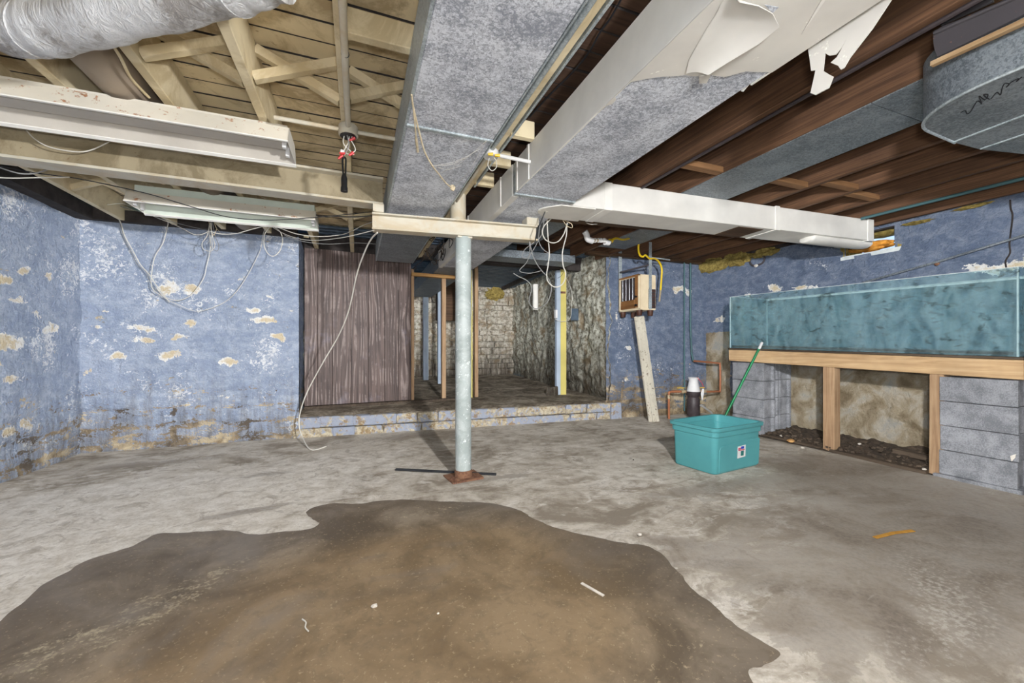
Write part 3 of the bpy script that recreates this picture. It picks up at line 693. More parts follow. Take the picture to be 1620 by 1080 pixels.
# window in the right wall, half blocked by insulation
wy0, wy1 = W0.y, W1.y
wi = MB().box((XR, wy0-.05, 1.93), (XR+.3, wy1+.05, 1.97)).build('window_1', 'silicone'); tag(wi, 'small daylit basement window opening at the top of the right wall', 'window', kind='structure')
MB().box((XR, wy0-.05, 2.17), (XR+.3, wy1+.05, 2.23)).build('window_lintel', 'sill_dark', wi)
MB().box((XR, wy0-.06, 1.97), (XR+.3, wy0-.01, 2.17)).build('window_reveal', 'insulation', wi)
MB().box((XR, wy1+.01, 1.97), (XR+.3, wy1+.06, 2.17)).build('window_reveal', 'insulation', wi)
tag(blob((XR+.10, (wy0+wy1)/2+.04, 2.04), (.10, .19, .05), 3).build('insulation_wad', 'insulation_orange'), 'orange yellow insulation wad stuffed in the daylit window opening', 'insulation')
tag(blob((XR+.12, (wy0+wy1)/2-.05, 2.15), (.10, .2, .03), 8).build('insulation_wad', 'insulation'), 'thin yellow insulation strip under the lintel of the window opening', 'insulation')
# ------------------------------------------------------------------ steel beams and post
def ibeam(a, b, w, h, name, label, mats, tf=.012):
    a, b = Vector(a), Vector(b); T = thing(name, label, 'beam', (a+b)/2)
    z = Vector((0, 0, 1))
    MB().bar(a+z*(h-tf/2), b+z*(h-tf/2), w, tf).build('top_flange', mats[0], T, .002)
    MB().bar(a+z*(tf/2), b+z*(tf/2), w, tf).build('bottom_flange', mats[1], T, .002)
    MB().bar(a+z*(h/2), b+z*(h/2), .012, h-2*tf).build('web', mats[2], T)
    return T
ibeam((XL+.03, 2.99, 2.0), (.17, 3.03, 2.0), .13, .195, 'steel_beam', 'long cream painted steel beam under the joists at left', ('cream_steel', 'cream_steel', 'beam_grime'), .016)
a0 = Vector((.10, 3.02, 1.825)); b0 = Vector((1.315, 2.885, 1.825))
sb = ibeam(a0, b0, .10, .118, 'drop_beam', 'short cream painted steel beam resting on the round post', ('cream_steel', 'cream_steel', 'cream_steel'))
MB().box((.10, 2.95, 1.943), (.175, 3.06, 2.0)).build('spacer_block', 'cream_steel', sb, .003)
MB().box((.10, 2.94, 1.943), (.106, 3.07, 2.0)).build('spacer_plate', 'cream_steel', sb)
MB().box((1.22, 2.84, 1.943), (1.31, 2.94, 2.0)).build('spacer_block', 'cream_steel', sb, .003)
MB().box((1.306, 2.83, 1.943), (1.314, 2.95, 2.0)).build('spacer_plate', 'cream_steel', sb)
pb = PZ(733, 756, 0)
pc = Vector((pb.x, pb.y, 0))
T = thing('steel_post', 'round pale green grey steel post on a rusty base plate', 'post', pc)
MB().tube([pc+Vector((0, 0, .05)), pc+Vector((0, 0, 1.825))], .060, 28).build('pole', 'post_paint', T)
MB().lathe([(.066, .012), (.07, .02), (.066, .035), (.069, .05), (.064, .065), (.06, .068)], pc, 26).build('collar', 'rust', T)
MB().box((pc.x-.12, pc.y-.1, 0.0), (pc.x+.13, pc.y+.11, .014), rz=.12, jit=.006).build('base_plate', 'rust', T, .003)
MB().box((pc.x-.055, pc.y-.055, 1.815), (pc.x+.055, pc.y+.055, 1.826)).build('cap_plate', 'cream_steel', T)
for i in range(3):
    q = pc+Vector((-.09+.025*i, -.05-.02*(i % 2), .018)); blob(q, (.03, .025, .014), i+2, 2).build('rust_flake', 'rust', T)
T = None
# white capped stub standing behind the drop beam
o = MB().tube([(.745, 3.12, 1.94), (.745, 3.12, 2.2)], .062, 24).build('post_stub', 'cream_steel'); tag(o, 'cream painted round stub between the drop beam and the joist', 'post')
# brown timber beam on the right
o = MB().bar((1.24, 2.90, 2.085), (4.85, 2.64, 2.145), .10, .15).build('timber_beam', 'brown_beam', None, .004); tag(o, 'dark brown timber beam running right behind the white branch duct', 'beam')

# ------------------------------------------------------------------ ducts
D1 = thing('flat_duct', 'wide flat galvanised duct hanging under the joists left of the post', 'duct', (.41, 2.0, 2.0))
MB().box((.21, YF+.1, 2.0), (.614, 1.85, 2.19)).build('duct_section', 'galvanised', D1, .003)
MB().box((.21, 1.865, 1.998), (.614, 3.25, 2.19)).build('duct_section', 'galvanised', D1, .003)
MB().box((.21, 3.265, 2.0), (.614, 4.93, 2.19)).build('duct_section', 'galvanised_dark', D1, .003)
for y in (1.857, 3.257):
    MB().box((.205, y-.012, 1.992), (.62, y+.012, 2.192)).build('seam', 'galvanised_bright', D1, .003)
MB().box((.198, YF+.1, 1.998), (.209, 4.93, 2.195)).build('edge_flange', 'galvanised_bright', D1)
MB().box((.615, YF+.1, 1.998), (.622, 4.93, 2.195)).build('edge_flange', 'galvanised_bright', D1)

D2 = thing('trunk_duct', 'large trunk duct in torn white wrapping running to the back', 'duct', (1.18, 2, 2.0))
zb = 2.0
MB().box((.965, YF+.1, zb), (1.40, 2.43, 2.2)).build('duct_section', 'galvanised', D2, .004)
MB().box((.965, 2.45, zb), (1.40, 5.0, 2.2)).build('duct_section', 'galvanised', D2, .004)
MB().box((.965, 5.0, zb), (1.40, 8.2, 2.2)).build('duct_section', 'galvanised_dark', D2, .004)
MB().box((.957, 2.425, zb-.008), (1.408, 2.455, 2.2)).build('seam', 'galvanised_bright', D2, .003)
# wrapping: side sheet, its ragged fold under the duct, underside sheet near the camera
MB().box((.954, YF+.1, zb-.003), (.964, 2.41, 2.205)).build('wrap_side', 'white_wrap', D2, .002)
MB().box((.954, 2.47, zb-.003), (.964, 5.05, 2.205)).build('wrap_side', 'white_wrap', D2, .002)
MB().box((.955, 2.472, zb-.006), (1.0, 5.05, zb-.001)).build('wrap_fold', 'white_wrap', D2)
MB().box((1.40, YF+.1, zb-.002), (1.408, 1.1, 2.2)).build('wrap_side', 'white_wrap', D2)
for y in (2.2, 2.385, 2.7, 3.6):
    MB().box((.949, y-.012, zb-.004), (.956, y+.012, 2.206)).build('wrap_tape', 'white_wrap', D2)
jag = [(945, 179), (958, 168), (968, 165), (975, 158), (972, 153), (985, 142), (997, 130), (1016, 126), (1040, 122), (1062, 121), (1083, 119), (1106, 121), (1126, 119), (1147, 122), (1165, 117), (1180, 113), (1196, 114), (1212, 111)]
pts = [PZ(u, v, zb-.006) for u, v in jag]
pts[0].x = .955; pts[-1].x = 1.404
sheet(pts+[Vector((1.404, YF+.12, zb-.006)), Vector((.955, YF+.12, zb-.006))], (0, 0, .004)).build('wrap_underside', 'paper_wrap', D2)
# a loosened flap hanging from the underside
fp = [(1106, 121), (1125, 118), (1118, 132), (1106, 132)]
sheet([PZ(u, v, zb-.012) for u, v in fp], (0, 0, .003)).build('torn_scrap', 'paper_wrap', D2)
edge = [(1120, 119), (1150, 100), (1200, 70), (1233, 43), (1222, 22), (1200, 10), (1170, 4)]
back = [(1085, 117), (1090, 95), (1110, 60), (1125, 35), (1135, 20), (1140, 8), (1145, 2)]
top = [PZ(u, v, zb-.009) for u, v in back]
mb = MB(); vs = []
for (u, v), q in zip(edge, top):
    e = PZ(u, v, zb-.045)
    for k in range(5):
        t_ = k/4; p = q.lerp(e, t_); p.z = q.z+(e.z-q.z)*t_**2; vs.append(p)
vs2 = [v+Vector((0, 0, .003)) for v in vs]; n_ = len(vs)
fs = [(i*5+k, i*5+k+1, (i+1)*5+k+1, (i+1)*5+k) for i in range(6) for k in range(4)]
mb.raw(vs+vs2, fs+[tuple(n_+i for i in reversed(f)) for f in fs]+[(i*5+4, i*5+4+n_, (i+1)*5+4+n_, (i+1)*5+4) for i in range(6)]); mb.sm = True
mb.build('hanging_flap', 'white_wrap', D2)
sheet([PZ(u, v, zb-.01) for u, v in [(1300, 0), (1306, 0), (1268, 55)]], (0, 0, .003)).build('torn_scrap', 'white_wrap', D2)
sheet([PZ(u, v, zb-.008) for u, v in [(1210, 8), (1232, 12), (1222, 21)]], (0, 0, .0015)).build('bare_spot', 'galvanised', D2)
# torn sheet hanging off the right edge
tp = [(1278, 76), (1300, 63), (1350, 30), (1407, -14), (1412, -4), (1380, 45), (1345, 90), (1335, 107), (1330, 110), (1326, 104), (1314, 99), (1324, 90), (1334, 72), (1341, 60), (1333, 72), (1322, 86), (1312, 88), (1305, 84), (1302, 112), (1312, 118), (1318, 121), (1311, 139), (1290, 150), (1282, 147), (1290, 111), (1283, 112), (1281, 95)]
sheet([PX(u, v, 1.44) for u, v in tp], (.004, 0, 0)).build('torn_sheet', 'paper_wrap', D2)
sheet([PX(u, v, 1.409) for u, v in [(1268, 82), (1292, 66), (1360, 18), (1395, -20), (1330, -30), (1280, 40)]], (.002, 0, 0)).build('torn_sheet', 'white_wrap', D2)
sheet([PX(u, v, 1.404) for u, v in [(1186, 132), (1175, 145), (1172, 144), (1180, 132)]], (.003, 0, 0)).build('torn_scrap', 'white_wrap', D2)

D3 = thing('branch_duct', 'white wrapped branch duct crossing to the small window on the right', 'duct', (3.0, 2.5, 2.0))
q0 = Vector((1.36, 2.50, 0)); q1 = Vector((4.56, 2.31, 0)); dv = (q1-q0).normalized(); nv = Vector((-dv.y, dv.x, 0))
def slab(a, b, t0, t1, z0, z1):
    ps = [q0+dv*a+nv*t0, q0+dv*b+nv*t0, q0+dv*b+nv*t1, q0+dv*a+nv*t1]
    return MB().prism([p+Vector((0, 0, z0)) for p in ps], (0, 0, z1-z0))
Lb = (q1-q0).length
slab(0, Lb*.62, 0, .29, 2.0, 2.196).build('duct_section', 'white_wrap', D3, .004)
slab(Lb*.62, Lb, 0, .29, 2.002, 2.196).build('duct_section', 'white_wrap', D3, .004)
slab(Lb*.615, Lb*.63, -.006, .296, 1.995, 2.2).build('wrap_tape', 'white_rim', D3)
slab(Lb*.975, Lb*1.0, -.005, .295, 1.996, 2.199).build('wrap_tape', 'white_rim', D3)
slab(Lb*.5, Lb*.585, .03, .29, 1.996, 2.001).build('bare_patch', 'brown_beam', D3)
slab(Lb*.1, Lb*.12, -.003, .292, 1.997, 2.198).build('wrap_tape', 'white_wrap', D3)
ps = []
for k in range(13):
    a = -math.pi/2*k/12; ps.append(q0+dv*(-.02-.12*math.sin(math.pi*k/12))+nv*(.29*k/12)+Vector((0, 0, 1.99)))
sheet(ps+[q0+dv*.25+nv*.29+Vector((0, 0, 1.99)), q0+dv*.25+Vector((0, 0, 1.99))], (0, 0, .008)).build('end_flap', 'paper_wrap', D3)
mb = MB().tube(spline([(3.84, 2.46, 1.99), (3.90, 2.455, 1.985), (4.2, 2.44, 1.985), (4.5, 2.43, 1.99), (4.62, 2.42, 2.0)], 6), [.03, .05, .065, .075]+[.08]*21, 18)
for v in mb.v: v.z = 1.99+(v.z-1.99)*.5
mb.build('end_collar', 'white_wrap', D3)

# panned joist bays and other sheet metal
def panning(x0, x1, y0, y1, z, label):
    o = MB().box((x0, y0, z-.006), (x1, y1, z)).build('sheet_metal_pan', 'galvanised_dark'); return tag(o, label, 'duct panel', 'sheet metal nailed under joist bays')
panning(2.36, 2.80, YF+.2, 1.2, JZ, 'near half of the grey sheet metal panel closing the joist bay on the right')
panning(2.36, 2.80, 1.205, 2.62, JZ, 'far half of the grey sheet metal panel closing the joist bay above the branch duct')
panning(1.60, 2.03, 3.05, 4.55, JZ+.06, 'grey sheet metal panel under the joists just behind the hanging loose cables')
panning(2.82, 3.22, 3.0, 4.3, JZ+.06, 'grey sheet metal panel under the joists in front of the heater')
o = MB().tube([(1.99, YF, JZ-.010), (1.99, 2.45, JZ-.010)], .010, 8).build('gas_pipe', 'heater_dark'); tag(o, 'dark iron pipe strapped along the joist right of the trunk duct', 'pipe')
# box duct at the mouth of the annex
D4 = thing('cross_duct', 'dark galvanised box duct crossing above the opening to the back room', 'duct', (2.1, 4.8, 2.1))
MB().box((1.42, 4.62, 2.10), (2.66, 4.92, 2.195)).build('duct_section', 'galvanised_dark', D4, .003)
MB().box((2.64, 4.615, 2.095), (2.67, 4.925, 2.2)).build('seam', 'galvanised_dark', D4)
# big rounded galvanised boot at top right
D5 = thing('round_boot', 'galvanised duct boot with rounded end at the top right corner', 'duct', (2.6, .75, 1.95))
out = []
for k in range(13):
    t_ = math.pi/2*k/12; out.append(Vector((2.37-.26*math.cos(t_)**.9, .70+.29*math.sin(t_), 1.95)))
ring = [Vector((2.11, .1, 1.95))]+out+[Vector((2.60, 1.0, 1.95)), Vector((2.80, .99, 1.95)), Vector((3.1, .93, 1.95)), Vector((3.1, .1, 1.95))]
mb = MB().prism(ring, (0, 0, .245)); mb.sm = True; mb.build('shell', 'galvanised_dark', D5)
mb = MB().tube([p+Vector((0, 0, 0)) for p in ring[:15]], .006, 6); mb.build('rolled_edge', 'galvanised_bright', D5)
for a_, b_ in (((2.58, .998), (2.46, .1)), ((2.79, .985), (2.72, .1))):
    MB().bar((a_[0], a_[1], 1.948), (b_[0], b_[1], 1.948), .008, .006).build('seam', 'galvanised_bright', D5)
sx = [(1520, 178), (1527, 175), (1530, 180), (1536, 176), (1546, 160), (1553, 164), (1549, 152), (1558, 158), (1563, 150), (1556, 150), (1566, 157), (1574, 149), (1578, 146), (1583, 150), (1586, 138), (1590, 132), (1597, 133), (1592, 138), (1600, 130), (1611, 124), (1608, 129), (1616, 122)]
MB().tube(spline([PZ(u, v, 1.949) for u, v in sx], 5), .0016, 5).build('marker_scribble', 'ink', D5)
R = thing('rusty_angle', 'dark rusty metal channel above the galvanised boot at the top right', 'bracket', (2.2, .6, 2.2))
mb = MB()
MB().prism([PX(u, v, 2.06) for u, v in [(1477, 50), (1476, 62), (1478, 78), (1483, 90), (1625, 20), (1625, -12), (1490, 42)]], (.012, 0, 0)).build('face', 'dark_rust', R)
MB().prism([PX(u, v, 2.085) for u, v in [(1487, 24), (1488, 40), (1570, 2), (1570, -10), (1545, -10)]], (.012, 0, 0)).build('rear_face', 'dark_rust', R)
MB().tube([PX(1478, 52, 2.055), PX(1625, -12, 2.055)], .008, 8).build('rolled_lip', 'dark_rust', R)
o = MB().bar(PX(1474, 102, 2.045), PX(1630, 30, 2.045), .022, .016).build('wood_lath', 'lumber_y'); tag(o, 'pale splintered wood lath under the rusty channel', 'lath')

# insulated flexible duct at top left
F1 = thing('insulated_duct', 'silver wrapped insulated flexible duct at the top left corner', 'duct', (-.8, 1.8, 2.1))
ctr = spline([(-1.22, 2.00, 2.19), (-1.15, 1.95, 2.12), (-1.04, 1.88, 2.09), (-.85, 1.76, 2.085), (-.6, 1.59, 2.085), (-.40, 1.45, 2.085), (-.22, 1.32, 2.09)], 9)
rr = [.079*(1+.05*math.sin(i*1.9)*(1 if i < 22 or i > 44 else .25)+(.04*math.sin(i*.7))) for i in range(len(ctr))]
mb = MB().tube(ctr, rr, 26)
for v in mb.v: v += Vector((0, 0, 1))*.006*mnoise.noise(v*9)+Vector((.006*mnoise.noise(v*14), 0, 0))
mb.build('wrap', 'silver_wrap', F1)
for i in (6, 13, 19, 48):
    p = ctr[i]; d = (ctr[i+1]-ctr[i-1]).normalized(); s_ = d.cross(Vector((0, 0, 1))).normalized(); u_ = s_.cross(d)
    loop = [p+(s_*math.cos(a)+u_*math.sin(a))*(rr[i]+.003)+d*.03*math.sin(a*1.0) for a in np.linspace(0, 2*math.pi, 25)]
    MB().tube(loop, .003, 5, False).build('tie_wire', 'silver_wrap', F1)
mb = MB().tube(spline([(-1.65, 1.72, 2.12), (-1.2, 1.60, 2.115), (-.75, 1.36, 2.12)], 10), .06, 22)
o = mb.build('insulated_pipe', 'silver_wrap'); tag(o, 'second silver wrapped pipe cut by the top left corner of the frame', 'duct')
o = MB().tube([(-1.06, 2.0, 2.29), (-1.06, 2.9, 2.29), (-1.06, 4.8, 2.29)], .105, 26).build('round_duct', 'taupe_duct'); tag(o, 'taupe painted round duct running between joists behind the silver wrapped duct', 'duct')
cable('flex_strap', [PZ(u, v, 2.19) for u, v in [(172, 62), (190, 90), (205, 120), (222, 140), (236, 154)]], .008, 'cream_wood', 'cream strap curving down beside the taupe round duct', 'strap')

# ------------------------------------------------------------------ fluorescent fixtures (tubes missing)
def fixture(name, label, x0, x1, y0, y1, zr, zt, wingm, housm, hz):
    yc = (y0+y1)/2; T = thing(name, label, 'light fixture', ((x0+x1)/2, yc, zr), 'old fluorescent fixtures without tubes')
    def ext(prof, n, m, xa=x0, xb=x1, par=None): return MB().prism([(xa, y, z) for y, z in prof], (xb-xa, 0, 0)).build(n, m, par or T)
    ext([(y0+.008, zr), (y0, zr), (y0+.045, zt), (y0+.053, zt)], 'reflector_wing', wingm)
    ext([(y1-.008, zr), (y1, zr), (y1-.045, zt), (y1-.053, zt)], 'reflector_wing', 'green_fixture' if housm == 'green_fixture' else 'grey_inner')
    ext([(y0+.045, zt-.006), (y1-.045, zt-.006), (y1-.045, zt), (y0+.045, zt)], 'pan', 'grey_inner')
    ext([(yc-.045, zr+(.035 if housm != 'green_fixture' else .06)), (yc+.045, zr+(.035 if housm != 'green_fixture' else .06)), (yc+.07, zt-.004), (yc-.07, zt-.004)], 'ballast_cover', 'grey_inner', x0+.04, x1-.04)
    ext([(y0-.003, zr-.003), (y0+.010, zr-.003), (y0+.010, zr+.003), (y0-.003, zr+.003)], 'rim', 'white_rim')
    ext([(y1-.010, zr-.004), (y1+.010, zr-.012), (y1+.012, zr-.009), (y1-.006, zr+.010)], 'rim', 'white_rim')
    ext([(yc-.07, zt), (yc+.07, zt), (yc+.07, hz), (yc-.07, hz)], 'housing', housm, x0+.03, x1-.015)
    for xe, xa in ((x0, x0+.02), (x1-.004, x1-.04)):
        ep = ext([(y0, zr), (y1, zr), (y1-.045, zt), (y0+.045, zt)], 'end_plate', 'white_rim', xe, xe+.004)
        for yy in (yc-.055, yc+.055): ext([(yy-.012, zr+.0), (yy+.012, zr+.0), (yy+.012, zr+.05), (yy-.012, zr+.05)], 'lamp_socket', 'white_plastic', xa, xa+.02, ep)
    return T
fixture('fluorescent_fixture', 'long rust spotted cream fluorescent fixture in front of the steel beam', -2.36, -.34, 2.39, 2.69, 2.08, 2.172, 'cream_fixture', 'cream_fixture', 2.199)
fixture('fluorescent_fixture', 'shorter pale green and cream fluorescent fixture behind the steel beam', -1.57, -.325, 3.69, 4.0, 2.05, 2.135, 'cream_fixture', 'green_fixture', 2.199)

# ------------------------------------------------------------------ conduit, junction boxes
T = thing('conduit', 'cream conduit with a junction box of dangling red wire nuts left of the flat duct', 'conduit', (-.03, 2.3, 2.18))
jb = PZ(551, 208, 2.165)
MB().tube([(jb.x-.005, YF, 2.182), (jb.x-.003, 1.2, 2.18), (jb.x, jb.y-.04, 2.175)], .014, 12).build('pipe', 'cream_steel', T)
MB().tube([(-.40, jb.y+.02, 2.18), (jb.x-.03, jb.y, 2.17)], .011, 10).build('pipe', 'cream_steel', T)
MB().tube([(jb.x+.03, jb.y, 2.17), (.20, jb.y+.0, 2.17)], .011, 10).build('pipe', 'cream_steel', T)
MB().lathe([(.045, -.03), (.05, -.028), (.05, .02), (.04, .03)], (jb.x, jb.y, 2.17), 16).build('junction_box', 'cream_steel', T)
MB().lathe([(.042, -.034), (.042, -.0305)], (jb.x, jb.y, 2.17), 16).build('box_opening', 'black_plastic', T)
for yy in (1.35, 1.75): MB().tube([(jb.x+.014*math.cos(a), yy, 2.18+.014*math.sin(a)) for a in np.linspace(0, 6.28, 13)], .003, 5, False).build('clamp', 'chrome', T)
wpx = [[(545, 213), (543, 225), (548, 233), (556, 240), (560, 244), (553, 244), (546, 242)], [(553, 213), (551, 225), (546, 235), (542, 243)], [(558, 212), (556, 222), (561, 232), (562, 238), (558, 241)], [(549, 213), (552, 230), (545, 246)]]
for i, ws in enumerate(wpx):
    MB().tube(spline([PY(u, v, jb.y-.005*i) for u, v in ws], 5), .0028, 6).build('wire', 'white_cable' if i != 3 else 'grey_cable', T)
MB().tube([PY(539, 239, jb.y-.01), PY(545, 241, jb.y-.01)], .011, 8).build('wire_nut', 'white_plastic', T)
for (u0, v0), (u1, v1) in (((553, 222), (561, 218)), ((537, 242), (546, 243)), ((535, 251), (542, 246)), ((552, 246), (559, 241))):
    MB().tube([PY(u0, v0, jb.y-.012), PY((u0+u1)/2, (v0+v1)/2, jb.y-.012), PY(u1, v1, jb.y-.012)], [.005, .007, .009], 8).build('wire_nut', 'red_plastic', T)
T2 = thing('pull_handle', 'black rubber handle hanging on a loop below the junction box', 'handle', PY(544, 303, jb.y-.02))
yy = jb.y-.02
MB().tube(spline([PY(u, v, yy) for u, v in [(543, 277), (542, 262), (542, 252), (544.5, 249), (547, 252), (547, 262), (546.5, 277)]], 5), .005, 6).build('loop', 'black_plastic', T2)
MB().tube([PY(544.5, v, yy) for v in (275, 279, 283, 295, 297, 303, 303.5)], [.009, .013, .016, .015, .018, .018, .012], 14).build('grip', 'black_plastic', T2)

T = thing('conduit', 'grey conduit with white box and yellow wire nuts between the two big ducts', 'conduit', (.72, 2.2, 2.18))
MB().tube([(.70, YF, 2.12), (.70, 2.12, 2.10)], .012, 10).build('pipe', 'galvanised_bright', T)
MB().tube([(.70, 2.2, 2.10), (.70, 2.98, 2.10)], .010, 10).build('pipe', 'cream_steel', T)
bx = PZ(777, 240, 2.17)
MB().lathe([(.04, -.02), (.044, -.015), (.044, .015), (.03, .03)], (.705, 2.16, 2.09), 14).build('junction_box', 'white_plastic', T)
MB().tube([(.74, 2.16, 2.09), (.952, 2.17, 2.09)], .011, 10).build('pipe', 'white_plastic', T)
for dx in (-.02, .02): MB().tube([(.695+dx, 2.12, 2.066), (.695+dx+.028, 2.115, 2.068)], [.007, .009], 8).build('wire_nut', 'yellow_plastic', T)
MB().tube(spline([PY(u, v, 2.12) for u, v in [(774, 250), (772, 262), (778, 270), (785, 265), (785, 255), (781, 249)]], 6), .0025, 6).build('wire_loop', 'white_cable', T)
o = MB().bar((.818, YF+.05, 2.205), (.818, 2.9, 2.205), .012, .03).build('metal_strip', 'galvanised_bright'); tag(o, 'bright metal strip along the cream joist edge between the two big ducts', 'strip')
cable('black_wire', [PZ(u, v, 2.39) for u, v in [(985, -5), (965, 30), (950, 50), (930, 85), (905, 115), (870, 150), (838, 185)]], .006, 'black_cable', 'black wire stapled to the brown ceiling boards between the two big ducts')

# rope and cobweb under the flat duct
T = thing('rope', 'frayed pale rope ends dangling under the flat galvanised duct', 'rope', PZ(651, 150, 1.99))
rp_ = [PZ(651, 150, 1.985), PZ(654, 170, 1.975), PZ(663, 208, 1.95), PZ(672, 240, 1.92), PZ(684, 262, 1.90), PZ(694, 275, 1.9), PZ(706, 290, 1.9), PZ(716, 297, 1.90)]
MB().tube(spline(rp_, 6), .004, 6).build('strand', 'rope', T)
MB().tube(spline([PZ(652, 158, 1.985), PZ(656, 190, 1.96), PZ(658, 215, 1.945), PZ(661, 240, 1.93)], 6), [.0035]*13+[.006]*6, 6).build('strand', 'rope', T)
blob(rp_[-1], (.014, .01, .018), 4, 2).build('frayed_knot', 'rope', T)
for e in [(770, 222), (745, 245), (730, 262), (760, 235)]:
    a = rp_[4] if e[0] < 765 else rp_[5]; b = PZ(e[0], e[1], 1.985)
    m_ = (a+b)/2-Vector((0, 0, .02)); MB().tube(spline([a, m_, b], 8), .0009, 4).build('cobweb_thread', 'web', T)
MB().tube(spline([rp_[-1], (rp_[-1]+PZ(770, 222, 1.985))/2-Vector((0, 0, .03)), PZ(770, 222, 1.985)], 8), .0009, 4).build('cobweb_thread', 'web', T)

# ------------------------------------------------------------------ panelling and framing at the annex mouth
def PAN(u): return 5.43+.12*(u+.6)/1.28             # y of panelling at x
x0p, x1p = -.60, .68
T = thing('wood_panelling', 'dark brown grooved wood panelling standing on the step', 'panelling', (0, 5.5, SZ))
xs = [-.60, -.455, -.29, -.075, .135, .335, .515, .68]
for i in range(7):
    MB().prism([(xs[i]+.0025, PAN(xs[i]), SZ+.045), (xs[i+1]-.0025, PAN(xs[i+1]), SZ+.045), (xs[i+1]-.0025, PAN(xs[i+1])+.012, SZ+.045), (xs[i]+.0025, PAN(xs[i])+.012, SZ+.045)], (0, 0, 2.198-SZ-.045)).build('board', 'panel_wood', T, .002)
MB().prism([(x0p, PAN(x0p)+.013, SZ+.04), (x1p, PAN(x1p)+.013, SZ+.04), (x1p, PAN(x1p)+.02, SZ+.04), (x0p, PAN(x0p)+.02, SZ+.04)], (0, 0, 2.0)).build('backing', 'sill_dark', T)
FR = thing('stud_frame', 'rough pine stud frame around the narrow doorway beside the panelling', 'framing', (.9, 5.6, SZ))
MB().bar((-.6, 5.41, SZ+.022), (1.55, 5.60, SZ+.022), .085, .04).build('sole_plate', 'rotten_wood', FR, .003)
def stud(u, v0, v1, Y, w, d, mat, nm='stud', par=None):
    a = PY(u, v0, Y); b = PY(u, v1, Y)
    return MB().box((a.x-w/2, Y, SZ+.035), (a.x+w/2, Y+d, max(a.z, b.z))).build(nm, mat, par, .003)
stud(653, 636, 425, 5.54, .038, .09, 'lumber_z', par=FR)
stud(702.5, 633, 432, 5.58, .055, .09, 'lumber_z', par=FR)
stud(754, 630, 396, 5.58, .05, .09, 'lumber_z', par=FR)
stud(746, 630, 405, 5.55, .03, .03, 'yellow_paint', par=FR)
a = PY(651, 429, 5.535); b = PY(745, 430, 5.57); a.z = 1.975; b.z = 1.97; MB().bar(a, b, .09, .042).build('header', 'lumber_x', FR, .003)
# yellow and blue post
T = thing('wood_post', 'wood post painted yellow in front and pale blue on its side', 'post', (3.0, 5.6, SZ))
q = PY(887, 620, 5.55)
MB().box((q.x, 5.55, SZ-.01), (q.x+.10, 5.59, 2.2)).build('yellow_face', 'yellow_paint', T, .002)
MB().prism([(q.x-.001, 5.551, SZ-.01), (q.x-.001, 5.64, SZ-.01), (q.x-.055, 5.64, SZ-.01), (q.x-.055, 5.58, SZ-.01)], (0, 0, 2.2-SZ)).build('blue_face', 'sky_paint', T, .002)
q2 = PY(890, 462, 5.54); MB().box((q2.x-.03, 5.535, q2.z-.02), (q2.x+.05, 5.55, q2.z+.012)).build('rust_strap', 'rust', T)
q3 = PY(880, 497, 5.55); MB().box((q3.x-.015, 5.54, q3.z-.06), (q3.x+.02, 5.6, q3.z+.07)).build('outlet_box', 'white_plastic', T, .003)
q4 = PY(905, 498, 5.65); MB().box((q4.x-.04, 5.6, q4.z-.09), (q4.x+.09, 5.62, q4.z+.1)).build('cover_plate', 'blue_sheet', T, .003)
st_ = place('loose_stone', stone_mesh('loose_stone', 'lime_stone', 77), None, PY(873, 619, 5.55)+Vector((0, 0, .0)), (.15, .13, .15), (0, 0, .4)); tag(st_, 'single rough stone lying beside the yellow post', 'stone')
# things deeper in the annex
T = thing('doorway_frame', 'pale blue painted door frame deep inside the back room', 'door frame', (1.5, 8.3, .3))
for u, v0, v1, Y, wd in ((674, 595, 460, 8.3, .10), (696, 606, 445, 7.6, .07)):
    a = PY(u, v0, Y); MB().box((a.x-wd/2, Y, SZ+.05), (a.x+wd/2, Y+.1, PY(u, v1, Y).z)).build('jamb', 'sky_paint', T, .003)
a = PY(670, 462, 8.3); b = PY(700, 445, 7.6); MB().bar(a, b, .08, .06).build('head', 'sky_paint', T)
o = MB().box((1.55, 8.4, 1.55), (2.0, 8.5, 2.385)).build('hanging_board', 'brown_beam', None, .003); tag(o, 'brown board fixed high behind the blue door frame', 'board')
o = blob(PY(783, 465, 8.9), (.22, .08, .14), 9, 3, .5).build('insulation_tuft', 'insulation'); tag(o, 'yellow insulation tuft hanging at the top of the back room end wall', 'insulation')
o = MB().tube([PY(847, 450, 7.0), PY(847, 490, 7.0)], .055, 14).build('clay_pipe', 'white_wrap'); tag(o, 'short pale pipe on the back room right wall', 'pipe')
o = MB().bar((3.0, 6.2, 2.33), (3.1, 8.6, 2.33), .08, .06).build('wall_batten', 'sill_dark'); tag(o, 'dark batten under the metal ceiling along the back room right wall', 'batten')
# tangle of dead wires above the doorway
T = thing('wire_tangle', 'dark tangle of old wires above the doorway between the two ducts', 'wires', (.8, 4.9, 2.1))
r_ = random.Random(3)
for i in range(22):
    p = Vector((r_.uniform(.66, .92), r_.uniform(4.2, 5.2), r_.uniform(2.05, 2.25))); ps = [p]
    for k in range(4): p = p+Vector((r_.uniform(-.07, .07), r_.uniform(-.2, .2), r_.uniform(-.10, .08))); p.x = min(.93, max(.65, p.x)); ps.append(p)
    MB().tube(spline(ps, 4), r_.uniform(.003, .006), 5).build('wire', r_.choice(['black_cable', 'black_cable', 'rotten_wood']), T)

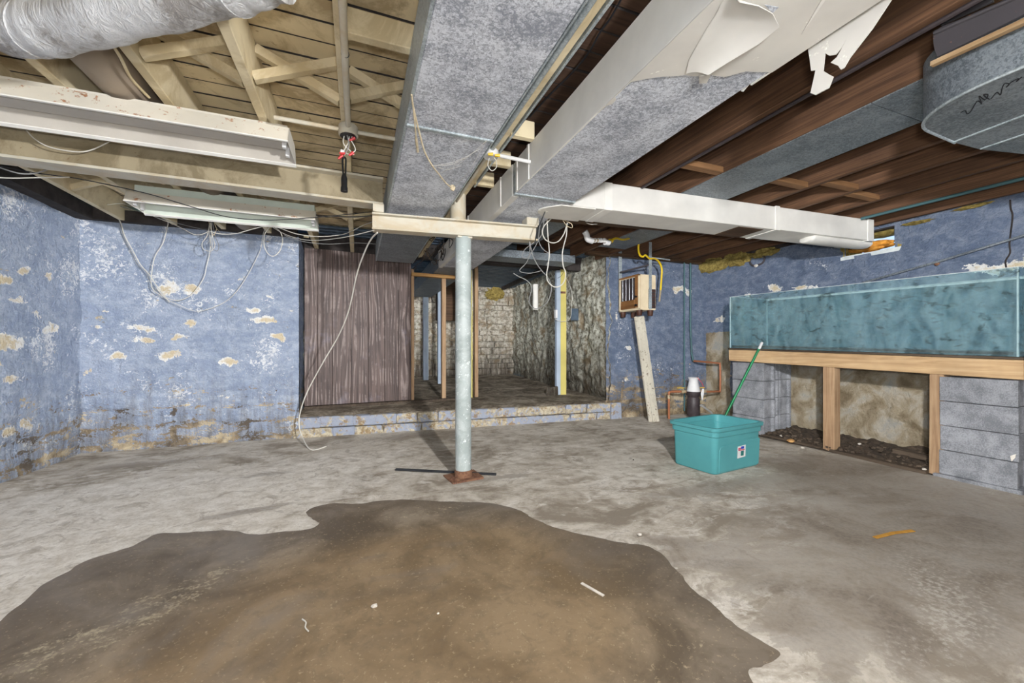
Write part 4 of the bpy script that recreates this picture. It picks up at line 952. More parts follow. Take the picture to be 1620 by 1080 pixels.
# ------------------------------------------------------------------ heater with its hangers
hx0, hx1, hy0, hy1, hz0, hz1 = 3.36, 3.635, 4.20, 4.62, 1.475, 1.93
T = thing('gas_heater', 'old cream and wood grain gas heater hung on the blue wall', 'heater', (3.5, 4.42, hz0))
MB().box((hx0+.02, hy0, hz0), (hx1, hy1, hz1)).build('cabinet', 'heater_cream', T, .008, 2)
fw_ = MB().box((hx0+.012, hy0+.09, hz0+.13), (hx0+.022, hy1-.03, hz1-.03)).build('fire_window', 'heater_dark', T)
MB().box((hx0, hy0, hz0), (hx0+.022, hy0+.02, hz1)).build('front_trim', 'heater_cream', T, .002)
MB().box((hx0, hy1-.03, hz0), (hx0+.022, hy1, hz1-.01)).build('front_trim', 'heater_cream', T, .002)
MB().box((hx0, hy0, hz1-.02), (hx0+.022, hy1, hz1+.002)).build('top_trim', 'heater_wood', T, .002)
MB().box((hx0, hy0, hz0-.005), (hx0+.022, hy1, hz0+.015)).build('bottom_trim', 'heater_cream', T, .002)
MB().box((hx0+.004, hy0+.095, hz0+.025), (hx0+.02, hy1-.035, hz0+.135)).build('lower_panel', 'heater_wood', T, .002)
cp_ = MB().box((hx0+.004, hy0+.022, hz0+.03), (hx0+.02, hy0+.085, hz1-.02)).build('control_panel', 'heater_wood', T, .002)
for yy in (.13, .2, .27, .34): MB().tube([(hx0+.006, hy0+yy, hz0+.14), (hx0+.006, hy0+yy, hz1-.03)], .0035, 6).build('guard_bar', 'chrome', fw_)
for zz in (.06, .17):
    MB().tube([(hx0+.004, hy0+.05, hz0+zz), (hx0-.018, hy0+.05, hz0+zz)], .014, 12).build('knob', 'black_plastic', cp_)
vp_ = MB().box((hx0+.15, hy0-.006, hz0+.02), (hx1-.012, hy0+.002, hz0+.27)).build('vent_panel', 'heater_dark', T, .003)
for i in range(6): MB().box((hx0+.155, hy0-.011, hz0+.04+.04*i), (hx1-.018, hy0-.005, hz0+.052+.04*i)).build('louvre', 'heater_brown', vp_)
for xx, yy in ((hx0+.04, hy0+.04), (hx1-.06, hy0+.04), (hx0+.04, hy1-.04), (hx1-.06, hy1-.04)):
    MB().lathe([(.03, -.075), (.033, -.07), (.04, 0)], (xx, yy, hz0), 10).build('foot', 'heater_brown', T)
q = PY(1029, 489, hy0-.012); o = MB().prism([(q.x-.022, hy0-.012, q.z), (q.x+.022, hy0-.012, q.z), (q.x+.022, hy0-.007, q.z), (q.x-.022, hy0-.007, q.z)], (0, 0, 2.35-q.z)).build('hanger_strut', 'galvanised_bright'); tag(o, 'galvanised hanger strut in front of the heater side', 'strut', 'heater hangers')
q = PY(981, 445, hy1+.03); o = MB().box((q.x-.022, hy1+.03, q.z-.2), (q.x+.03, hy1+.035, 2.35)).build('hanger_strut', 'galvanised_bright'); tag(o, 'galvanised hanger strut behind the far end of the heater', 'strut', 'heater hangers')
o = MB().bar(PY(981, 431, 4.62), PY(1026, 419, 4.2), .02, .02).build('hanger_rod', 'dark_rust'); tag(o, 'dark rod running between the two heater hangers', 'rod')
o = MB().bar(PY(1030, 407, 4.18), PY(1060, 411, 4.18), .006, .014).build('cross_strap', 'galvanised_bright'); tag(o, 'short bright strap sticking out beside the near heater hanger', 'strap')
T = thing('gas_hose', 'yellow flexible gas hose looping from the pipe down to the heater', 'hose', PY(968, 380, 4.0))
hp_ = [(967, 380, 3.6), (975, 377, 3.65), (985, 379, 3.75), (995, 377, 3.85), (1004, 372, 3.95), (1009, 374, 4.0), (1011, 381, 4.02), (1010, 393, 4.05), (1012, 403, 4.08), (1017, 406, 4.1), (1021, 403.5, 4.1), (1028, 409, 4.14), (1036, 409, 4.18), (1043, 415, 4.22), (1047, 425, 4.25), (1046.5, 440, 4.26), (1045, 459, 4.26)]
MB().tube(spline([PY(*p) for p in hp_], 5), .012, 8).build('hose', 'yellow_plastic', T)
MB().tube([PY(968, 381, 3.6), PY(964, 381, 3.59)], .022, 12).build('end_fitting', 'yellow_plastic', T)
MB().tube([PY(1045, 459, 4.26), PY(1044, 468, 4.27), PY(1043, 477, 4.28)], [.013, .011, .012], 8).build('brass_fitting', 'brass_old', T)
T = thing('gas_pipe_elbow', 'white gas pipe elbow with fittings feeding the yellow hose', 'pipe', PY(930, 378, 3.5))
MB().tube(spline([PY(925, 366, 3.5), PY(928, 371, 3.5), PY(930, 378, 3.5), PY(937, 381, 3.52)], 5), .03, 12).build('elbow', 'white_plastic', T)
MB().tube([PY(937, 380, 3.52), PY(952, 381, 3.55), PY(966, 383, 3.58)], .018, 10).build('nipple', 'brass_old', T)
for u in (940, 946, 950, 955): MB().tube([PY(u, 380, 3.53), PY(u+2, 380.3, 3.535)], .024, 10).build('fitting_ring', 'white_plastic', T)
MB().tube([PY(957, 383, 3.56), PY(963, 384, 3.57)], .03, 10).build('coupling', 'white_plastic', T)
# leaning board
T = thing('leaning_board', 'flaky white painted board leaning under the heater', 'board', (3.67, 4.3, 0))
fa_, fb_ = Vector((3.69, 4.30, 0)), Vector((3.50, 4.36, 1.40))
for i in range(3):
    off = Vector((-.055+.055*i, 0, 0)); MB().bar(fa_+off*1.0, fb_+off*.85, .05, .02, (0, -1, 0)).build('rib', 'flaky_white', T, .004)
MB().bar(fa_+Vector((0, .012, 0)), fb_+Vector((0, .012, 0)), .155, .012, (0, -1, 0)).build('back_strip', 'flaky_white', T)

# ------------------------------------------------------------------ water service in the corner
T = thing('water_pipe', 'old copper water pipe run with yellow valve levers in the back right corner', 'pipe', (4.02, 4.40, 0))
A_ = Vector((4.03, 4.40, 0)); zz = .375
mv = Vector((4.36, 4.29, zz))
MB().tube(spline([A_, A_+Vector((0, 0, zz-.04)), A_+Vector((.012, -.004, zz-.01)), A_+Vector((.05, -.015, zz)), mv+Vector((-.10, .03, 0))], 4), .016, 10).build('pipe', 'copper', T)
MB().tube([A_+Vector((0, 0, .28)), A_+Vector((0, 0, .33))], .024, 10).build('union', 'brass_old', T)
e = Vector((4.72, 4.17, zz))
MB().tube(spline([mv+Vector((.10, -.03, 0)), e+Vector((-.03, .01, 0)), e+Vector((0, 0, .03)), e+Vector((0, 0, .36)), e+Vector((-.01, .01, .39)), e+Vector((-.05, .1, .40)), Vector((4.60, 4.52, .79))], 4), .014, 10).build('pipe', 'copper', T)
for p in (mv+Vector((-.14, .04, 0)), mv+Vector((.14, -.04, 0))):
    vb_ = MB().tube([p+Vector((-.03, .01, 0)), p+Vector((.03, -.01, 0))], .022, 10).build('valve_body', 'brass_old', T)
    MB().tube([p, p+Vector((0, 0, .05))], .007, 8).build('valve_stem', 'brass_old', vb_)
    MB().bar(p+Vector((-.09, .02, .052)), p+Vector((.015, 0, .052)), .018, .008).build('lever', 'yellow_plastic', vb_)
T = thing('water_meter', 'dark water meter wearing a white ribbed plastic cap among the copper pipes', 'water meter', mv-Vector((0, 0, zz)))
MB().lathe([(.06, 0.02), (.085, .05), (.085, .26), (.07, .3), (.09, .335), (.09, .375), (.08, .38)], mv-Vector((0, 0, zz)), 18).build('body', 'heater_dark', T)
MB().lathe([(.092, .378), (.078, .43), (.064, .50), (.058, .535), (.072, .565), (.07, .57), (.02, .55)], mv-Vector((0, 0, zz)), 18).build('cap', 'white_plastic', T)
MB().prism([mv+Vector((.105, -.05, .04)), mv+Vector((.125, -.055, .035)), mv+Vector((.12, -.055, -.04)), mv+Vector((.10, -.05, -.12)), mv+Vector((.08, -.05, -.03))], (.004, -.006, 0)).build('tag', 'white_plastic', T)
MB().tube(spline([mv+Vector((.01, -.06, .2)), mv+Vector((.07, -.08, .12)), mv+Vector((.12, -.06, .06))], 5), .004, 5).build('wire', 'ink_red', T)
o = MB().tube([(4.60, 4.53, .79), (4.60, 4.56, .9), (4.60, 4.585, 1.3), (4.60, 4.585, 2.26)], .014, 10).build('riser_pipe', 'teal_paint'); tag(o, 'thin teal painted riser pipe beside the back right corner', 'pipe')
o = MB().tube([(4.50, 4.60, .05), (4.50, 4.60, 2.26)], .011, 8).build('riser_pipe', 'teal_paint'); tag(o, 'thinner dark teal riser pipe running down to the floor left of the other', 'pipe')
o = MB().tube([PX(1108, 640, 4.2), PX(1125, 652, 4.3), (4.4, 3.95, .02)], .014, 8).build('drain_pipe', 'grey_cable'); tag(o, 'grey pipe offcut behind the teal tub', 'pipe')
o = MB().tube([(4.42, -.5, 2.185), (4.36, 2.3, 2.185)], .013, 10).build('water_line', 'teal_paint')
o.data.transform(Matrix.Rotation(0, 4, 'Z')); tag(o, 'teal painted pipe under the joists along the right wall', 'pipe')
T = thing('bracket_ring', 'broken metal ring bracket on the right wall below insulation', 'bracket', PX(1196, 412, 4.84))
MB().tube(spline([PX(u, v, 4.86) for u, v in [(1188, 404), (1186, 414), (1192, 420), (1206, 416), (1209, 406), (1200, 401)]], 5), .012, 7).build('ring', 'dark_rust', T)
blob(PX(1196, 420, 4.85), (.02, .03, .02), 6, 2).build('plaster_lump', 'chip_white', T)
for (u, v, sx_, sz_, sd) in ((1128, 410, .34, .10, 11), (1165, 402, .30, .085, 12), (1210, 396, .22, .05, 14)):
    lab = {11: 'leftmost yellow insulation tuft hanging over the top of the right wall', 12: 'middle yellow insulation tuft over the top of the right wall', 14: 'small yellow insulation tuft near the metal ring on the right wall'}[sd]
    q = PX(u, v, 4.86); o = blob((q.x, q.y, min(q.z, 2.2)), (.06, sx_*.75, sz_), sd, 3, .55).build('insulation_tuft', 'insulation'); tag(o, lab, 'insulation', 'insulation over the right wall')
for (u, v, sd) in ((1450, 352, 21), (1540, 326, 22)):
    q = PX(u, v, 4.87); o = blob((q.x, q.y, min(q.z, 2.19)), (.03, .10, .014), sd, 3, .7).build('insulation_tuft', 'insulation'); tag(o, 'thin yellow insulation strip on the wall top right of the window' if sd == 21 else 'thin yellow insulation strip on the wall top near the right edge', 'insulation', 'insulation over the right wall')
o = MB().tube([PX(1365, 447, 4.86), PX(1490, 412, 4.86), PX(1640, 366, 4.86)], .010, 8).build('wall_conduit', 'galvanised_dark'); tag(o, 'thin grey conduit climbing diagonally across the right wall', 'conduit')
wr = bpy.data.objects['wall_right']
MB().tube(spline([PX(u, v, 4.897) for u, v in [(1598, 316), (1599, 330), (1602, 340), (1600, 360), (1597, 385), (1598, 400), (1591, 412), (1592, 424)]], 3), .0055, 5).build('crack', 'sill_dark', wr)
o = blob(PX(1482, 417, 4.87), (.015, .02, .018), 5, 2).build('wall_anchor', 'rust'); tag(o, 'small rusty anchor on the right wall just under the diagonal conduit', 'anchor')
# ------------------------------------------------------------------ fish tank on its stand
TX = 4.20; YN, YFAR = 1.30, 3.58; TD = 4.845-TX; tilt = (.985-.93)/(YFAR-YN)
def tz(y, z): return z+.93+(y-YN)*tilt
T = thing('glass_tank', 'long empty algae stained glass fish tank on a timber and block stand', 'fish tank', (TX+TD/2, (YN+YFAR)/2, .95))
def pane(x0, x1, y0, y1, z0, z1, nm='pane', mat='tank_glass'):
    ps = [(x0, y0, tz(y0, z0)), (x1, y0, tz(y0, z0)), (x1, y1, tz(y1, z0)), (x0, y1, tz(y1, z0))]
    qs = [(x0, y0, tz(y0, z1)), (x1, y0, tz(y0, z1)), (x1, y1, tz(y1, z1)), (x0, y1, tz(y1, z1))]
    return MB().raw(ps+qs, [(0, 3, 2, 1), (4, 5, 6, 7), (0, 1, 5, 4), (1, 2, 6, 5), (2, 3, 7, 6), (3, 0, 4, 7)]).build(nm, mat, T)
H = .612; g = .010
pane(TX, TX+g, YN, YFAR, .0, H)
pane(TX+TD-g, TX+TD, YN, YFAR, .0, H)
pane(TX+g, TX+TD-g, YFAR-g, YFAR, .0, H)
pane(TX+g, TX+TD-g, YN, YN+g, .0, H)
pane(TX+g, TX+TD-g, YN+g, YFAR-g, .0, .012, 'bottom_pane')
pane(TX+g, TX+TD-g, YN+.03, YFAR-.03, .012, .03, 'sediment', 'dirt')
for x_ in (TX+.0, TX+TD-.012):
    pane(x_, x_+.012, YN, YFAR, H, H+.004, 'rim', 'silicone')
pane(TX+TD-.02, TX+TD-.008, YN+.01, YFAR-.01, H-.02, H-.004, 'rear_bead', 'silicone')
for y_ in (YFAR-.012,): pane(TX, TX+TD, y_, y_+.012, H, H+.004, 'rim', 'silicone')
for x_, y_ in ((TX+.004, YFAR-.014), (TX+TD-.014, YFAR-.016), (TX+.006, YN+.006)):
    pane(x_, x_+.008, y_, y_+.008, 0, H, 'corner_seal', 'silicone')
# stand: beam, boards, posts, blocks
def tbar(x0, x1, y0, y1, z0, z1, nm, mat, label, cat, grp=None, bev=.004):
    ps = [(x0, y0, tz(y0, z0)), (x1, y0, tz(y0, z0)), (x1, y1, tz(y1, z0)), (x0, y1, tz(y1, z0))]
    qs = [(x0, y0, tz(y0, z1)), (x1, y0, tz(y0, z1)), (x1, y1, tz(y1, z1)), (x0, y1, tz(y1, z1))]
    o = MB().raw(ps+qs, [(0, 3, 2, 1), (4, 5, 6, 7), (0, 1, 5, 4), (1, 2, 6, 5), (2, 3, 7, 6), (3, 0, 4, 7)]).build(nm, mat, None, bev); return tag(o, label, cat, grp)
tbar(TX-.01, TX+.035, YN-.02, YFAR, -.155, -.022, 'stand_beam', 'lumber_y', 'long pale timber beam carrying the front of the glass tank', 'beam')
tbar(TX+TD-.045, TX+TD, YN-.02, YFAR, -.155, -.022, 'stand_beam', 'lumber_y', 'rear timber beam under the glass tank by the wall', 'beam')
tbar(TX-.012, TX+TD, YN-.02, YFAR+.01, -.02, -.002, 'stand_deck', 'rotten_wood', 'dark plywood deck directly under the glass tank', 'deck')
for u0, v0, lab, wd in ((1322, 712, 'timber post under the middle of the tank stand', .10), (1479, 752, 'timber post beside the near block pillar of the tank stand', .085)):
    q = PZ(u0, v0, 0); y_ = q.y; MBx = MB().box((TX-.005, y_-wd/2, 0), (TX+.085, y_+wd/2, tz(y_, -.156)), jit=.002)
    o = MBx.build('stand_post', 'lumber_z', None, .004); tag(o, lab, 'post', 'tank stand posts')
# blocks: a hollow-end concrete block, 0.39 x 0.19 x 0.19
def block_mesh(L=.395, W=.195, Hh=.19):
    mb = MB(); e = .03; gd = .018
    out = [(-L/2, -W/2), (L/2, -W/2), (L/2, -W/2+e), (L/2-gd, -W/2+e+.02), (L/2-gd, W/2-e-.02), (L/2, W/2-e), (L/2, W/2), (-L/2, W/2), (-L/2, W/2-e), (-L/2+gd, W/2-e-.02), (-L/2+gd, -W/2+e+.02), (-L/2, -W/2+e)]
    mb.prism([(x, y, 0) for x, y in out], (0, 0, Hh)); return mb.mesh('cinder_block', 'cinder', bevel=.004)
bmesh_ = block_mesh()
def pillar(xc, yc, n, hb, words, jit, rot=math.pi/2, z0=0.):
    for k in range(n):
        o = place('cinder_block', bmesh_, None, (xc+random.uniform(-jit, jit), yc+random.uniform(-jit, jit), z0+k*hb), (1, 1, (hb-.004)/.19), (0, 0, rot))
        tag(o, '%s grey concrete block of the %s' % (('lowest', 'second lowest', 'second highest', 'topmost')[k], words), 'block', 'concrete blocks of the tank stand')
pillar(TX+.10, 3.34, 4, .2045, 'far pillar behind the teal tub', .004)
pillar(TX+.302, 3.34+.10, 4, .2045, 'middle pillar under the far tank end', .003)
pillar(TX+.505, 3.34+.10, 4, .2045, 'wall side pillar under the far tank end', .002)
pillar(TX+.085, 1.50, 4, .187, 'near pillar at the right edge', .003, z0=.024)
o = MB().box((TX-.03, 1.28, -.002), (TX+.21, 1.73, .024), jit=.004).build('footing_slab', 'cinder', None, .004); tag(o, 'thin concrete footing under the near block pillar of the tank', 'footing')
o = MB().prism([PX(1598, 721, TX-.014), PX(1607, 718, TX-.014), PX(1606, 724, TX-.014), PX(1600, 730, TX-.014)], (.003, 0, 0)).build('paint_chip', 'chip_white'); tag(o, 'white paint chip stuck on the near block pillar', 'chip')
# rotten sill and dirt under the tank
for (y0, y1, x_) in ((1.76, 2.46, TX-.02), (2.56, 3.22, TX+.02)):
    o = MB().bar((x_, y0, .012), (x_+.02, y1, .012), .07, .03).build('rotten_sill', 'rotten_wood', None, .004); tag(o, 'rotten wood sill on the floor under the near half of the tank' if y0 < 2 else 'rotten wood sill on the floor under the far half of the tank', 'sill')
o = MB().bar((TX+.32, 1.80, .055), (TX+.36, 2.15, .05), .07, .05).build('rotten_offcut', 'rotten_wood', None, .006); tag(o, 'dark rotten wood offcut lying against the wall under the tank', 'offcut')
gxx = np.linspace(TX-.04, 4.92, 22); gyy = np.linspace(1.72, 3.28, 46); vs = []
for y in gyy:
    for x in gxx:
        ed = min(1, (x-TX+.05)*9); vs.append((x, y, max(.004, .028*ed*(1+1.2*mnoise.fractal(Vector((x*9, y*9, 2)), .7, 2, 4))+.05*max(0, x-4.55))))
n_ = len(gxx); mb = MB().raw(vs, [(j*n_+i, j*n_+i+1, (j+1)*n_+i+1, (j+1)*n_+i) for j in range(45) for i in range(n_-1)])
o = mb.build('dirt_bed', 'dirt'); tag(o, 'dark loose dirt and rot under the glass tank', 'dirt', kind='stuff')
mb = MB(); r_ = random.Random(9)
for i in range(220):
    x = r_.uniform(TX, 4.8); y = r_.uniform(1.76, 3.22); s_ = r_.uniform(.006, .02); mb.box((x-s_, y-s_*.6, .03), (x+s_, y+s_*.6, .03+s_*.9), rz=r_.uniform(0, 3), jit=.004)
o = mb.build('rot_debris', 'rotten_wood'); tag(o, 'scattered crumbs of rotten wood under the glass tank', 'debris', kind='stuff')
for i, (u, v, lab) in enumerate(((1236, 689, 'small white chip on the dirt under the far end of the tank'), (1360, 702, 'small white chip in the dirt behind the middle stand post'), (1462, 742, 'white chip at the foot of the near stand post'), (1270, 708, 'tiny white crumb on the floor in front of the stand'))):
    q = PZ(u, v, .03 if i < 3 else .005); o = blob(q, (.016, .014, .010), 30+i, 2).build('plaster_chip', 'chip_white'); tag(o, lab, 'chip', 'plaster chips around the stand')
q = PZ(1251, 697, .03); o = blob(q, (.035, .03, .02), 41, 2).build('tan_stone', 'lumber_x'); tag(o, 'tan wood chunk on the rotten sill under the far end of the tank', 'chunk')

# ------------------------------------------------------------------ tub and pole
T = thing('storage_tub', 'open teal plastic storage tub with a small label on its side', 'tub', (2.83, 2.53, 0))
rz = math.radians(7.5); Rm = Matrix.Rotation(rz, 3, 'Z'); c0 = Vector((2.845, 2.555, 0))
def rrect(L, W, r, n=6):
    ps = []
    for sx_, sy_, a0 in ((1, 1, 0), (-1, 1, 90), (-1, -1, 180), (1, -1, 270)):
        for k in range(n+1):
            a = math.radians(a0+90*k/n); ps.append((sx_*(L/2-r)+r*math.cos(a), sy_*(W/2-r)+r*math.sin(a)))
    return ps
def ringat(L, W, r, z): return [Rm@Vector((x, y, z))+c0 for x, y in rrect(L, W, r)]
def loft(rings, close_b=False):
    mb = MB(); n = len(rings[0])
    for rg in rings: mb.v += rg
    for i in range(len(rings)-1):
        for j in range(n): mb.f.append((i*n+j, i*n+(j+1) % n, (i+1)*n+(j+1) % n, (i+1)*n+j))
    if close_b: mb.f.append(tuple(reversed(range(n)))); mb.f.append(tuple((len(rings)-1)*n+j for j in range(n)))
    mb.sm = True; return mb
TH = .372
loft([ringat(.575, .375, .035, .004), ringat(.585, .385, .035, .012), ringat(.604, .404, .045, .292), ringat(.624, .424, .045, .296), ringat(.628, .428, .045, TH-.032), ringat(.654, .454, .05, TH-.030), ringat(.658, .458, .05, TH-.004), ringat(.640, .440, .05, TH),
      ringat(.612, .412, .045, TH-.004), ringat(.606, .406, .045, .306), ringat(.592, .392, .042, .30), ringat(.572, .372, .032, .014)], True).build('shell', 'tub_teal', T)
# raised label panel on the long side and moulded ridges inside
def lp_(x, z, dy=0.):
    y = -(.385/2+(.405-.385)/2*(z-.012)/.29)-.004-dy; return Rm@Vector((x, y, z))+c0
pn = [(-.25, .015), (.28, .015), (.285, .235), (-.20, .225), (-.235, .215), (-.25, .19)]
mb = MB().raw([lp_(x, z) for x, z in pn]+[lp_(x, z, -.006) for x, z in pn], [tuple(range(6)), tuple(reversed(range(6, 12)))]+[(i, (i+1) % 6, 6+(i+1) % 6, 6+i) for i in range(6)]); mb.build('side_panel', 'tub_teal', T, .003)
st = MB().raw([lp_(x, z, .0015) for x, z in ((-.02, .10), (.085, .105), (.085, .20), (-.02, .195))]+[lp_(x, z, -.001) for x, z in ((-.02, .10), (.085, .105), (.085, .20), (-.02, .195))], [(0, 1, 2, 3), (7, 6, 5, 4), (0, 4, 5, 1), (1, 5, 6, 2), (2, 6, 7, 3), (3, 7, 4, 0)]).build('label', 'white_plastic', T)
for (x0, x1, z0, z1, m_) in ((.022, .062, .172, .192, 'ink_blue'), (-.014, .02, .172, .183, 'ink_red'), (-.012, .07, .160, .168, 'ink_red'), (.022, .06, .116, .156, 'ink_green'), (-.016, .015, .166, .170, 'ink_blue')):
    p = [lp_(x0, z0, .0025), lp_(x1, z0, .0025), lp_(x1, z1, .0025), lp_(x0, z1, .0025)]; p2 = [lp_(x0, z0, .001), lp_(x1, z0, .001), lp_(x1, z1, .001), lp_(x0, z1, .001)]
    o = MB().raw(p+p2, [(0, 1, 2, 3), (7, 6, 5, 4), (0, 4, 5, 1), (1, 5, 6, 2), (2, 6, 7, 3), (3, 7, 4, 0)]).build('print', m_, None); o.parent = st; o.location = o.location-wloc(st)
def tin(x, y, z): return Rm@Vector((x, y, z))+c0
MB().prism([tin(-.12, .188, .20), tin(.25, .188, .20), tin(.25, .193, .33), tin(-.08, .193, .33), tin(-.08, .193, .30), tin(-.12, .191, .30)], Rm@Vector((0, .007, 0))).build('inner_step', 'tub_teal', T)
T = thing('broom_handle', 'green metal broom handle with white tip leaning on the tank stand', 'pole', (3.72, 3.33, 0))
pa, pb_ = Vector((3.70, 3.33, .012)), PX(1206, 541, 4.165)
dd = (pb_-pa); MB().tube([pa, pa+dd*.93], .0125, 12).build('shaft', 'green_handle', T)
MB().tube([pa+dd*.925, pa+dd*.93, pa+dd*.99, pa+dd], [.012, .0145, .0145, .010], 12).build('tip', 'white_plastic', T)
MB().tube([pa+dd*.335, pa+dd*.34, pa+dd*.37, pa+dd*.375], [.0125, .0145, .0145, .0125], 12).build('collar', 'green_handle', T)

# ------------------------------------------------------------------ loose things on the floor
o = MB().bar(PZ(626, 742, .012), PZ(785, 750, .012), .022, .016).build('floor_rod', 'black_cable', None, .003); tag(o, 'dark metal rod lying on the floor behind the post', 'rod')
for i, (u0, v0, u1, v1, w_, m_, lab) in enumerate(((1384, 850, 1412, 843, .02, 'orange_strip', 'left piece of the orange wood strip on the right floor'), (1410, 843, 1445, 839, .02, 'orange_strip', 'right piece of the orange wood strip on the right floor'),
                                                  (920, 922, 955, 942, .012, 'chip_white', 'pale curved sliver lying in the puddle'),)):
    a = PZ(u0, v0, .006); b = PZ(u1, v1, .006); o = MB().bar(a, b, w_, .004).build('wood_sliver' if i < 2 else 'pale_sliver', m_); tag(o, lab, 'sliver')
cable('wire_scrap', [PZ(u, v, .007) for u, v in [(478, 979), (484, 984), (483, 992), (488, 998)]], .003, 'white_cable', 'short curled wire scrap lying in the puddle', 'wire scrap')
for i, (u, v, s_, lab) in enumerate(((592, 958, .012, 'largest white pebble in the muddy puddle'), (1012, 845, .012, 'white pebble on the dry floor at the puddle edge'), (1002, 727, .008, 'tiny dark pebble left of the tub'), (693, 970, .005, 'tiny pale speck of grit near the front of the puddle'))):
    o = blob(PZ(u, v, .008), (s_, s_*.8, s_*.6), 50+i, 2).build('pebble', 'chip_white' if i != 2 else 'dirt'); tag(o, lab, 'pebble')

# ------------------------------------------------------------------ cables
yc_ = 4.86
def L(pts, Y): return [PY(u, v, Y) for u, v in pts]
cable('white_cable', [PY(u, v, y_) for u, v, y_ in [(597, 368, 2.97), (588, 377, 3.1), (578, 396, 3.3), (565, 432, 3.6), (552, 490, 3.95), (536, 530, 4.2), (510, 575, 4.45), (487, 618, 4.6), (476, 648, 4.7), (473, 670, 4.70), (478, 690, 4.62)]]+[PZ(492, 711, .006), PZ(516, 706, .006)], .0075, 'white_cable', 'long white cable hanging from the drop beam down to the floor', k=8)
cable('white_cable', L([(176, 328), (190, 350), (197, 372), (210, 396), (222, 418), (236, 434), (248, 452), (262, 470), (268, 478)], yc_), .005, 'white_cable', 'white cable slanting down the blue back wall from its top left')
cable('grey_cable', L([(186, 340), (196, 374), (208, 398), (218, 418), (232, 432), (240, 452), (256, 466)], yc_+.02), .003, 'grey_cable', 'thin grey wire twisted beside the slanting white cable')
cable('white_cable', L([(232, 332), (250, 341), (265, 350), (264, 362), (258, 384), (247, 402), (242, 418), (239, 446), (244, 460), (262, 470), (282, 475), (304, 465), (322, 440), (327, 420), (332, 400), (333, 380), (331, 365)], yc_-.02), .0045, 'white_cable', 'white cable making a long U loop on the blue wall')
cable('white_cable', L([(248, 456), (262, 472), (285, 483), (309, 492), (335, 487), (358, 476), (375, 460), (390, 438), (400, 420), (412, 395), (416, 372), (420, 360)], yc_-.01), .0035, 'white_cable', 'thin white wire swinging in a wide low arc on the blue wall')
for i, (pts, m_) in enumerate((([(332, 350), (328, 372), (320, 384), (322, 394), (334, 397), (340, 388), (336, 372), (333, 352)], 'white_cable'), ([(336, 350), (340, 372), (346, 388), (343, 397), (334, 390), (331, 372), (332, 350)], 'grey_cable'),
                               ([(338, 349), (342, 360), (347, 366)], 'rope'), ([(330, 349), (334, 364), (338, 372), (343, 362)], 'rope'), ([(334, 349), (335, 370), (336, 395)], 'white_cable'))):
    cable('bundle_wire', L(pts, yc_-.3-.01*i), .0035, m_, ('left white loop', 'grey loop', 'short tan end', 'tan hooked end', 'straight white end')[i]+' of the wire bundle under the shorter fixture', group='wire bundle under the shorter fixture')
cable('white_cable', L([(170, 324), (190, 322), (205, 325), (225, 333), (245, 343), (268, 352), (290, 362), (305, 370), (318, 371), (332, 365)], 4.6), .004, 'white_cable', 'white cable drooping below the left half of the shorter fixture')
cable('grey_cable', L([(190, 326), (215, 333), (245, 342), (270, 350), (300, 358), (328, 364)], 4.65), .003, 'grey_cable', 'thin grey wire just above the drooping cable under the shorter fixture')
cable('white_cable', L([(332, 366), (350, 370), (375, 369), (400, 362), (420, 358), (440, 360), (470, 370), (505, 374), (545, 370), (575, 356)], 4.07)+[PY(594, 350, 3.0)], .004, 'white_cable', 'white cable strung from the wire bundle to the drop beam')
cable('white_cable', L([(428, 358), (419, 370), (418, 388), (424, 401), (433, 405), (443, 396), (447, 380), (443, 366), (432, 358)], 4.2), .0045, 'white_cable', 'white cable ring hanging at the right end of the blue wall')
cable('white_cable', [PY(*q_) for q_ in [(432, 360, 4.2), (455, 372, 4.0), (490, 380, 3.7), (540, 376, 3.3), (592, 364, 3.0)]], .0035, 'white_cable', 'lower white wire strung to the underside of the drop beam')
cable('grey_cable', L([(450, 372), (480, 382), (520, 386), (560, 384), (596, 386)], 4.1), .003, 'grey_cable', 'thin grey wire across the top of the brown panelling')
cable('black_wire', L([(-60, 245), (0, 262), (60, 274), (120, 282), (180, 294), (240, 308), (300, 326), (360, 343), (420, 348), (470, 346), (520, 342), (588, 335)], 3.4), .004, 'black_cable', 'long black wire crossing in front of the shorter fixture')
cable('black_wire', [PY(*q_) for q_ in [(498, 340, 3.75), (530, 342, 3.5), (560, 343, 3.25), (592, 341, 3.03)]], .005, 'black_cable', 'short black cable between the shorter fixture and the drop beam')
cable('white_cable', L([(40, 204), (55, 220), (80, 233), (120, 240), (145, 237), (173, 224)], 2.92), .004, 'white_cable', 'white cable sagging below the long fixture at far left')
cable('white_cable', L([(-60, 272), (0, 281), (60, 281), (110, 280)], 3.3), .004, 'white_cable', 'pale cable running straight in from the left edge below the steel beam')
cable('grey_cable', L([(-40, 252), (0, 265), (30, 274), (55, 274), (84, 265)], 3.2), .005, 'grey_cable', 'grey cable drooping at the left edge below the steel beam')
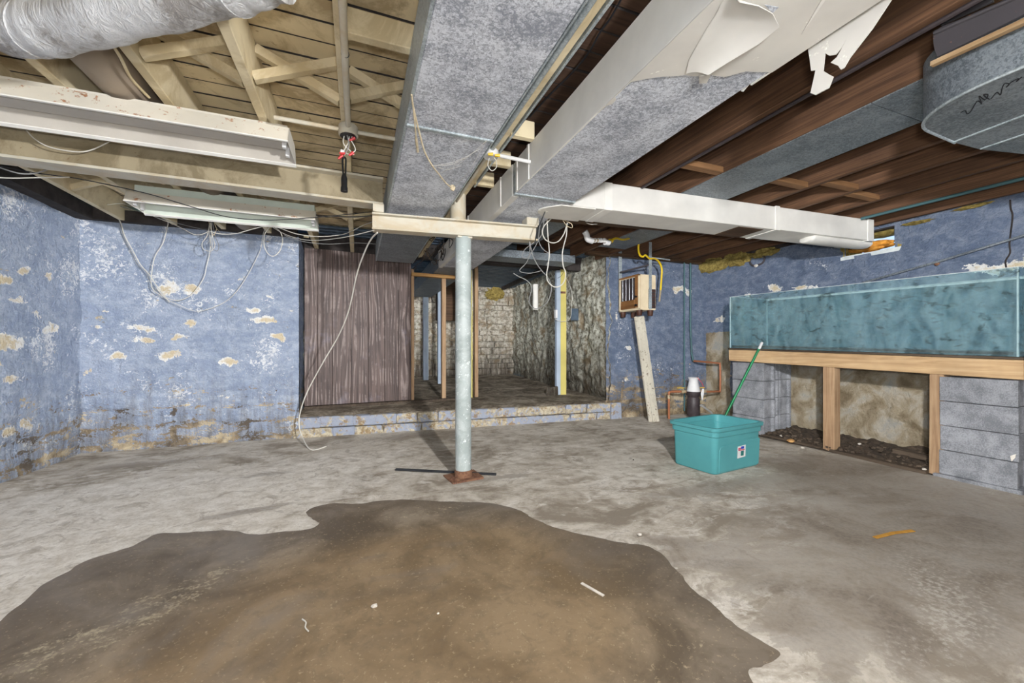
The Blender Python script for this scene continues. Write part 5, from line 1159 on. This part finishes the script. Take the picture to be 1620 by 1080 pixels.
# loose cables under the branch duct
yy = 2.86
cable('white_cable', L([(884, 336), (872, 346), (861, 357), (858, 368), (863, 379), (874, 384), (884, 381), (892, 370), (896, 358), (899, 348), (902, 338)], yy), .0055, 'white_cable', 'white cable in a short round loop below the branch duct', group='loose cables below the branch duct')
cable('white_cable', L([(865, 332), (865.5, 350), (867, 375), (869, 400), (867, 420), (865, 432), (866, 443), (872, 451), (880, 454), (888, 451), (893, 444), (895, 432), (891, 420), (889.5, 403), (892, 388), (896, 372), (897, 355), (898, 342)], yy+.03), .0055, 'white_cable', 'white cable in the long narrow loop below the branch duct', group='loose cables below the branch duct')
cable('white_cable', L([(884, 336), (889, 345), (896, 350), (904, 354), (905, 360), (898, 358), (893, 352), (888, 342), (892, 335)], yy-.02), .004, 'rope', 'knotted tan cord tied where the loose cables leave the branch duct', 'cord', group='loose cables below the branch duct')
cable('grey_cable', L([(837, 378), (838, 400), (833, 415), (822, 428), (834, 432), (845, 431), (856, 428)], 2.89), .004, 'grey_cable', 'grey cable hooked below the right end of the drop beam', group='loose cables below the branch duct')
cable('grey_cable', L([(838, 378), (841, 398), (848, 415), (857, 428), (866, 438), (871, 448), (872, 460), (868, 474), (860, 483), (848, 488), (840, 484), (837, 475), (841, 455), (834, 444), (820, 437), (812, 432)], 2.905), .0045, 'grey_cable', 'grey cable swinging in a big loop before the back room wall', group='loose cables below the branch duct')
cable('grey_cable', L([(862, 335), (858, 368), (850, 380), (841, 386), (830, 395), (826, 406), (834, 408), (842, 398), (852, 380)], yy+.01), .0035, 'grey_cable', 'thin grey wire curled beside the right end of the drop beam', group='loose cables below the branch duct')
cable('grey_cable', L([(858, 335), (852, 374), (856, 390), (864, 398), (870, 402), (868, 412), (864, 420)], yy+.03), .004, 'grey_cable', 'short grey cable crossing the long narrow white loop', group='loose cables below the branch duct')
cable('white_cable', L([(896, 440), (902, 452), (905, 468), (904, 485), (903, 500), (898, 507), (886, 508), (878, 504)], 5.5), .004, 'white_cable', 'pale cable curling around the yellow post')
cable('white_cable', L([(913, 340), (920, 347), (932, 354), (945, 354), (960, 350)], yy), .0045, 'white_cable', 'white cable sagging under the timber beam right of the loose loops')
cable('black_wire', L([(846, 385), (850, 365), (858, 345), (866, 326)], yy-.2), .005, 'black_cable', 'short black wire above the loose grey cables')
cable('black_wire', L([(882, 440), (888, 436), (893, 428)], 5.546), .004, 'black_cable', 'short dark wire at the top of the yellow post')
cable('yellow_wire', L([(748, 405), (747, 440), (748, 470), (746, 500)], 5.5), .003, 'white_cable', 'thin pale wire running down the stud behind the round post')
